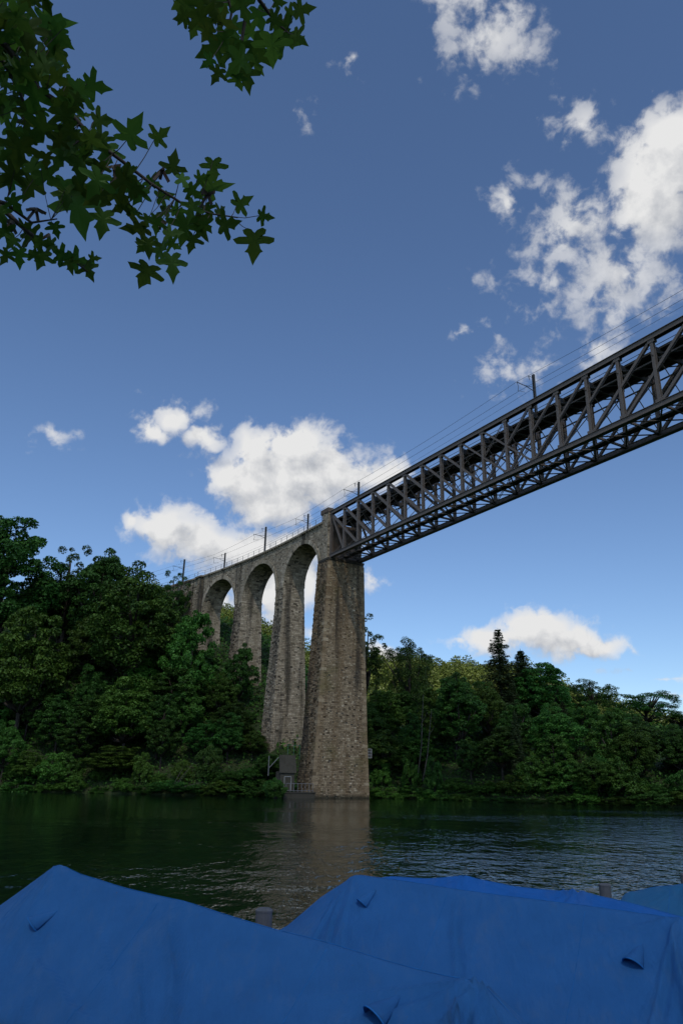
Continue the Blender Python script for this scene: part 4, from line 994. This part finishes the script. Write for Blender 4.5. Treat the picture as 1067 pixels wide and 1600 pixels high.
    for (tv, wv_, size, skew) in vents:
        p, dt, dw = surf(tv, wv_); dt = dt / np.linalg.norm(dt); dw = dw / np.linalg.norm(dw)     # dw points up the slope when wv_ < 0
        nrm = np.cross(dt, dw); nrm = nrm / np.linalg.norm(nrm); nrm = nrm if nrm[2] > 0 else -nrm
        axd = dw * math.cos(skew) + dt * math.sin(skew); sd_ = np.cross(nrm, axd)
        Vv = []; nk, na = 8, 13
        for k in range(nk + 1):
            q = k / nk; r_ = size * .42 * (1 - q) ** .8 + .003; up_ = size * .46 * (1 - q) ** 1.0 + .003
            for j in range(na):
                th = math.pi * j / (na - 1); Vv.append(p + axd * (q * size * 1.15 - (.12 * size * math.sin(th) * (1 - q) )) + sd_ * r_ * math.cos(th) + nrm * (up_ * math.sin(th) - .004))
        Fv = [(k*na+j, k*na+j+1, (k+1)*na+j+1, (k+1)*na+j) for k in range(nk) for j in range(na - 1)]
        vh = link(bpy.data.objects.new('vent_hood', mesh_np('vent_hood', Vv, Fv, mat, smooth=True)), cov)
        s2 = vh.modifiers.new('thick', 'SOLIDIFY'); s2.thickness = .008
        mb = MB(); mb.tube([np.array(Vv[j]) for j in range(na)], .007, 5)
        mb.tube([np.array(Vv[k * na]) + nrm * .004 for k in range(nk + 1)], .005, 5)
        for j in range(len(mb.v)): pass
        if True: link(bpy.data.objects.new('hem', mb.mesh('hem', M['piping'])), cov)
    # hull under the cover
    Vh = []; nh = 26
    for k in range(nh):
        q = k / (nh - 1); t = t0 + .12 + (t1 - t0 - .24) * q; wb_ = (hw - .1) * (math.sin(math.pi * min(1, .08 + q * .75)) ** .55)
        for (wk, zk) in ((-1, eave - .06), (-.93, .35), (-.6, -.12), (0, -.3), (.6, -.12), (.93, .35), (1, eave - .06)):
            Vh.append(np.array([t * QA[0] + wb_ * wk * QN[0], t * QA[1] + wb_ * wk * QN[1], zk]))
    Fh = [(k*7+j, k*7+j+1, (k+1)*7+j+1, (k+1)*7+j) for k in range(nh - 1) for j in range(6)]
    link(bpy.data.objects.new('hull', mesh_np('hull', Vh, Fh, M['hull'], smooth=True)), b_)
    for (tp, amp) in poles:
        zt_ = float(np.interp(tp, tt, rz)); mb = MB(); mb.tube([(tp * QA[0], tp * QA[1], -.1), (tp * QA[0], tp * QA[1], zt_ - .02)], .02, 6)
        link(bpy.data.objects.new('cover_pole', mb.mesh('cover_pole', M['galv'])), b_)
    return b_
boat((-3.6, 10.6), [(-2.2, .8), (-1.05, 1.45), (0, 2.0), (.45, 1.90), (1.2, 1.83), (2.22, 1.775), (3.5, 1.60), (4.8, 1.50), (5.75, 1.44), (6.05, 1.2), (6.5, .72)], 1.3, .72,
     'boat with the nearest blue cover, its ridge pole making the peak at lower left', M['tarp'], [(0, .012), (2.22, .006), (5.75, .02)],
     [(.35, -.42, .26, .55), (4.95, -.42, .30, .35)],
     [(2.1, -.05, 3.3, -1.0, .022, .05), (2.0, -.3, 2.9, -1.0, .014, .04), (.3, -.5, 2.6, -1.0, .010, .06), (1.0, -.1, 2.4, -.9, .006, .05), (.1, -.2, 1.4, -1.0, .008, .05), (5.6, -.15, 6.1, -.8, .05, .06), (5.7, -.02, 5.75, -.9, .035, .05), (5.75, -.1, 5.2, -1, .02, .05)], 3)
boat((.3, 11.5), [(-1.7, .7), (-1.1, 1.12), (-.55, 1.55), (0, 1.86), (.4, 1.84), (1.5, 1.80), (2.5, 1.77), (4.2, 1.71), (4.5, 1.4), (4.95, .85)], 1.3, .75,
     'boat under the large middle blue cover right behind the nearest one', M['tarp'], [(0, .012), (4.2, .018), (1.9, .004)],
     [(.30, -.28, .22, .45), (3.75, -.42, .26, .25)],
     [(1.55, -.05, 1.95, -1.0, .016, .05), (-.1, -.1, .1, -.95, .018, .05), (-.15, -.15, -.25, -.9, .014, .05), (.05, -.2, .4, -.9, .01, .05), (4.15, -.05, 4.35, -1.0, .06, .08), (4.2, -.1, 3.9, -1.0, .02, .05)], 4)
boat((2.1, 13.6), [(-2.2, .8), (-1.7, 1.42), (-1.3, 1.52), (-.6, 1.56), (0, 1.64), (.9, 1.56), (1.9, 1.555), (3.35, 1.36), (5.0, 1.2), (5.6, .8)], 1.3, .78,
     'boat under the brighter blue cover seen just over the middle cover', M['tarp_bright'], [(0, .02), (1.9, .02)],
     [], [(-.05, 0, -1.2, -.5, .02, .05), (1.8, -.1, .8, -.9, .02, .05), (.1, -.1, .5, -1, .015, .05)], 5)
boat((6.25, 14.6), [(-1.4, .7), (-1.05, 1.2), (-.55, 1.36), (0, 1.45), (1.5, 1.5), (3.5, 1.35), (4.0, .8)], 1.2, .78,
     'boat under a greenish teal cover at the right edge', M['tarp_teal'], [(0, .01)], [], [(0, 0, .3, -1, .015, .05)], 6)

# mooring posts
pm_, nt, b = new_mat('post_wood'); n = noise(nt, 6, 6, .65, scaled(nt, (1, 1, .3)))
nt.links.new(ramp(nt, n.outputs['Fac'], [(.3, (.05, .053, .06)), (.7, (.12, .128, .14))]), b.inputs['Base Color']); b.inputs['Roughness'].default_value = .85; bump(nt, b, n.outputs['Fac'], .6, .02)
for px, py, Yd, wpx, lab in ((413, 1421, 13.0, 26, 'weathered grey mooring post between the two nearest blue covers'), (944, 1382, 17.0, 18, 'grey mooring post behind the brighter blue cover'), (1069, 1366, 16.8, 14, 'mooring post cut by the right edge behind the teal cover')):
    p = at(px, py, Yd); r_ = wpx / 2 / proj_scale(p)
    po = empty('mooring_post', (p[0], p[1], -2), lab, 'post', 'mooring posts among the boats')
    mb = MB(); mb.tube([(0, 0, 0), (0, 0, p[2] + 2 - .03)], r_, 20); link(bpy.data.objects.new('shaft', mb.mesh('shaft', pm_, False)), po)
    mb = MB(); h = p[2] + 2; mb.tube([(0, 0, h - .03), (0, 0, h - .005), (0, 0, h + .02), (0, 0, h + .028)], [r_ * 1.05, r_ * 1.05, r_ * .75, .01], 20); link(bpy.data.objects.new('cap', mb.mesh('cap', pm_, False)), po)

# ------------------------------------------------------------------ overhanging maple
def maple_leaf(var):
    r3 = random.Random(var); out = []
    # half outline of a five lobed leaf (x right, y towards the tip), unit size
    half = [(0, 0), (.10, -.10), (.26, -.16), (.40, -.10), (.36, .02), (.26, .10), (.48, .13), (.70, .20), (.66, .30), (.55, .37), (.36, .36), (.17, .37), (.23, .50), (.30, .62), (.20, .66), (.13, .78), (.07, .92), (0, 1.08)]
    pr = [(x * r3.uniform(.93, 1.07), y + r3.uniform(-.02, .02)) for x, y in half]; pl_ = [(-x * r3.uniform(.93, 1.07), y + r3.uniform(-.02, .02)) for x, y in half[1:-1]][::-1]
    pts = pr + pl_
    cen = (0, .28); V = []; curl = r3.uniform(.1, .35); fold = r3.uniform(.05, .3); tw = r3.uniform(-.2, .2)
    def zf(x, y): return -curl * (y - .2) ** 2 * .6 + fold * abs(x) * .6 - .25 * abs(x) ** 2 + tw * x * y + .02 * math.sin(9 * x + 5 * y)
    V.append((*cen, zf(*cen)))
    for x, y in pts: V.append(((x) , y, zf(x, y)))
    for x, y in pts: V.append((cen[0] + (x - cen[0]) * .5, cen[1] + (y - cen[1]) * .5, zf(cen[0] + (x - cen[0]) * .5, cen[1] + (y - cen[1]) * .5)))
    n = len(pts); Fc = []
    for i in range(n):
        j = (i + 1) % n; Fc.append((1 + i, 1 + j, 1 + n + j)); Fc.append((1 + i, 1 + n + j, 1 + n + i)); Fc.append((0, 1 + n + i, 1 + n + j))
    me = mesh_np('leaf', V, Fc, M['leaf_maple'], {'tone': [.5 + r3.uniform(-.2, .3)] * len(Fc)}, smooth=True)
    return me
LEAF = [maple_leaf(k) for k in range(9)]
tx, ty = -3.6, .6; tg = float(terrain(tx, ty))
maple = empty('maple_tree', (tx, ty, tg), 'maple whose dark leafy branches hang into the upper left of the view', 'tree')
mb = MB(); mb.tube([(tx, ty, tg - .3), (tx + .05, ty, tg + 1.5), (tx - .1, ty + .1, tg + 3.2), (tx + .1, ty + .3, tg + 5.2), (tx, ty + .4, tg + 8)], [.30, .24, .2, .16, .08], 10); inv(mb.build('trunk', M['bark'], maple, True))
def mp(x, y, Y): return at(x, y, Y)
BR = []
def branch(pts, r0, r1, from_trunk=None):
    P_ = [mp(*p) for p in pts]
    if from_trunk is not None: P_ = [np.array([tx + .05, ty + .3, tg + from_trunk])] + P_
    mb = MB(); rad = np.linspace(r0, r1, len(P_)); mb.tube(P_, list(rad), 6)
    o = inv(mb.build('branch', M['bark'], maple, True)); BR.append((o, np.array(P_))); return o
branch([(-60, 10, 2.0), (10, 72, 2.2), (62, 140, 2.3), (100, 165, 2.35), (150, 222, 2.4), (185, 247, 2.45), (238, 288, 2.5), (285, 318, 2.55), (330, 334, 2.6), (372, 340, 2.62)], .015, .003, 4.6)
branch([(-70, 60, 2.2), (5, 95, 2.35), (30, 140, 2.4), (50, 190, 2.45)], .016, .004, 4.4)
branch([(-90, 270, 2.6), (0, 322, 2.7), (30, 350, 2.75), (60, 375, 2.75), (100, 395, 2.8), (138, 425, 2.8)], .018, .003, 3.6)
branch([(-60, 300, 2.5), (10, 318, 2.6), (50, 348, 2.65), (90, 342, 2.65)], .012, .003)
branch([(330, -120, 2.0), (372, -30, 2.3), (385, 20, 2.4), (378, 62, 2.45), (382, 95, 2.45)], .02, .004, 6.2)
branch([(390, -60, 2.2), (405, 0, 2.35), (432, 36, 2.4), (452, 52, 2.4)], .014, .003)
branch([(345, -50, 2.3), (362, 20, 2.45), (355, 60, 2.45)], .010, .003)
BP = [(o, q) for o, P_ in BR for q in [P_[i] * (1 - t) + P_[i + 1] * t for i in range(len(P_) - 1) for t in (0, .25, .5, .75)]]
BPa = np.array([q for _, q in BP])
def put_leaf(zx, zy, zs, ang, spread=28, depth=None):
    """zx, zy: where the leaf shows (enlargement pixels), zs: its spread, ang: where its tip points (0 right, 90 down)"""
    px, py, size = zx / 1.976, zy / 1.976, zs / 1.976
    d_ = [abs(complex(*(np.array(proj(q)) - (px, py)))) for q in BPa]; k = int(np.argmin(d_)); o, q = BP[k]
    Yd = q[1] + rng.uniform(-.12, .12) if depth is None else depth
    p = at(px, py, Yd); m = size / proj_scale(p) / 1.48
    view = (CP - p); view /= np.linalg.norm(view)
    n_ = view + np.array([0, 0, -.25]) + np.array([rng.gauss(0, 1), rng.gauss(0, 1), rng.gauss(0, 1)]) * math.tan(R(spread)) * .62; n_ /= np.linalg.norm(n_)
    a = R(ang); tip = CR * math.cos(a) - CU * math.sin(a); tip = tip - n_ * (tip @ n_); tip /= np.linalg.norm(tip)
    xd = np.cross(tip, n_); c = p - tip * m * .30
    Mx = Matrix(((xd[0] * m, tip[0] * m, n_[0] * m, c[0]), (xd[1] * m, tip[1] * m, n_[1] * m, c[1]), (xd[2] * m, tip[2] * m, n_[2] * m, c[2]), (0, 0, 0, 1)))
    lf = bpy.data.objects.new('leaf', rng.choice(LEAF)); link(lf, o)
    lf.matrix_basis = Mx
    STALKS.append((o, c, q))
STALKS = []
listed = [(292,265,110,20),(405,410,140,-60),(492,420,90,-40),(535,512,100,-80),(655,575,140,10),(745,628,90,-30),(815,668,70,10),(785,748,140,80),(612,690,120,75),(570,700,130,100),(425,705,120,160),(482,690,90,120),
 (452,842,130,110),(532,815,115,80),(460,755,90,90),(318,680,120,95),(240,640,190,70),(360,600,140,60),(390,560,130,20),(310,372,100,0),(230,275,110,-20),(140,205,150,0),(160,65,150,20),(180,110,110,40),(90,95,150,90),(45,150,140,120),
 (130,400,140,120),(205,440,150,80),(60,460,150,100),(150,545,130,70),(95,575,110,110),(40,560,90,120),(330,470,120,100),(285,430,110,60),(250,500,130,90),(300,560,130,120),(200,360,120,60),(110,300,130,100),(60,240,140,90),(20,330,130,110),
 (45,625,80,60),(100,730,95,40),(60,790,85,90),(20,720,90,60),(130,795,90,110),(195,790,95,30),(240,805,105,20),(272,832,80,60),(172,705,70,80),(20,790,70,120),(130,750,80,20),(80,700,70,-30),(5,660,90,80),(40,745,70,130),(110,790,60,60),(160,760,70,20),(215,815,70,80),(290,798,50,0),
 (575,22,120,120),(625,55,120,60),(565,55,70,170),(602,85,80,95),(655,25,90,80),(690,65,110,60),(660,150,130,150),(695,125,110,100),(645,190,70,140),(720,95,120,90),(775,100,110,60),(740,190,140,100),(762,232,110,90),(720,165,110,60),(800,150,130,60),(840,140,140,80),(880,115,140,20),(920,115,80,40),(932,30,90,-10),(900,40,70,10),(800,50,100,70),(750,20,110,90),(690,10,110,90),(850,60,80,30),(858,8,60,0),(672,228,75,110),(790,195,90,80),(620,20,100,90),(560,8,90,140),(640,100,80,120),(870,85,100,60),(735,250,80,90)]
for l in listed: put_leaf(*l)
poly = [(0, 0), (175, 0), (200, 80), (195, 190), (235, 270), (325, 360), (365, 470), (415, 560), (395, 620), (300, 640), (160, 600), (100, 520), (0, 560)]
def inpoly(x, y):
    c = False; j = len(poly) - 1
    for i in range(len(poly)):
        (xi, yi), (xj, yj) = poly[i], poly[j]
        if (yi > y) != (yj > y) and x < (xj - xi) * (y - yi) / (yj - yi) + xi: c = not c
        j = i
    return c
k = 0
while k < 100:
    x, y = rng.uniform(-60, 420), rng.uniform(-60, 640)
    if inpoly(max(x, 1), max(y, 1)) and (x + y * .2 < 330 or rng.random() < .5): put_leaf(x, y, rng.uniform(62, 125), rng.uniform(30, 150), 34); k += 1
for zx, zy in [(440,600),(470,560),(510,600),(545,655),(585,640),(600,590),(640,640),(675,660),(700,690),(520,720),(490,770),(445,760),(410,650),(425,590),(560,560),(620,545),(660,520),(590,740),(640,700),(500,650),(455,690),(540,760),(395,590),(380,640)]:
    put_leaf(zx + rng.uniform(-8, 8), zy + rng.uniform(-8, 8), rng.uniform(62, 100), rng.uniform(-30, 150), 34)
for br, _ in BR:                            # leaf stalks of each branch in one part
    mb = MB()
    for o, c, q in STALKS:
        if o is br and np.linalg.norm(c - q) < .24: mb.tube([q, (q + c) / 2 + np.array([0, 0, -.01]), c], [.0022, .0018, .0016], 4)
    if mb.v:
        so = mb.build('leaf_stalks', M['bark'], br); so['kind'] = 'stuff'
# winged seed bunches hanging on the branches
for zx, zy in ((495, 690), (500, 535), (640, 610), (110, 655), (150, 735), (30, 690), (350, 525)):
    px, py = zx / 1.976, zy / 1.976; d_ = [abs(complex(*(np.array(proj(q)) - (px, py)))) for q in BPa]; o, q = BP[int(np.argmin(d_))]
    p = at(px, py, q[1]); mb = MB()
    for k in range(7):
        e_ = p + np.array([rng.uniform(-.045, .045), rng.uniform(-.03, .03), rng.uniform(-.05, .03)]); mb.bar(p + np.array([0, 0, .02]), e_, .014, .003, (.2, .9, .3))
    mb.tube([q, p], .002, 4); so = mb.build('seed_bunch', M['leaf_dead'], o)
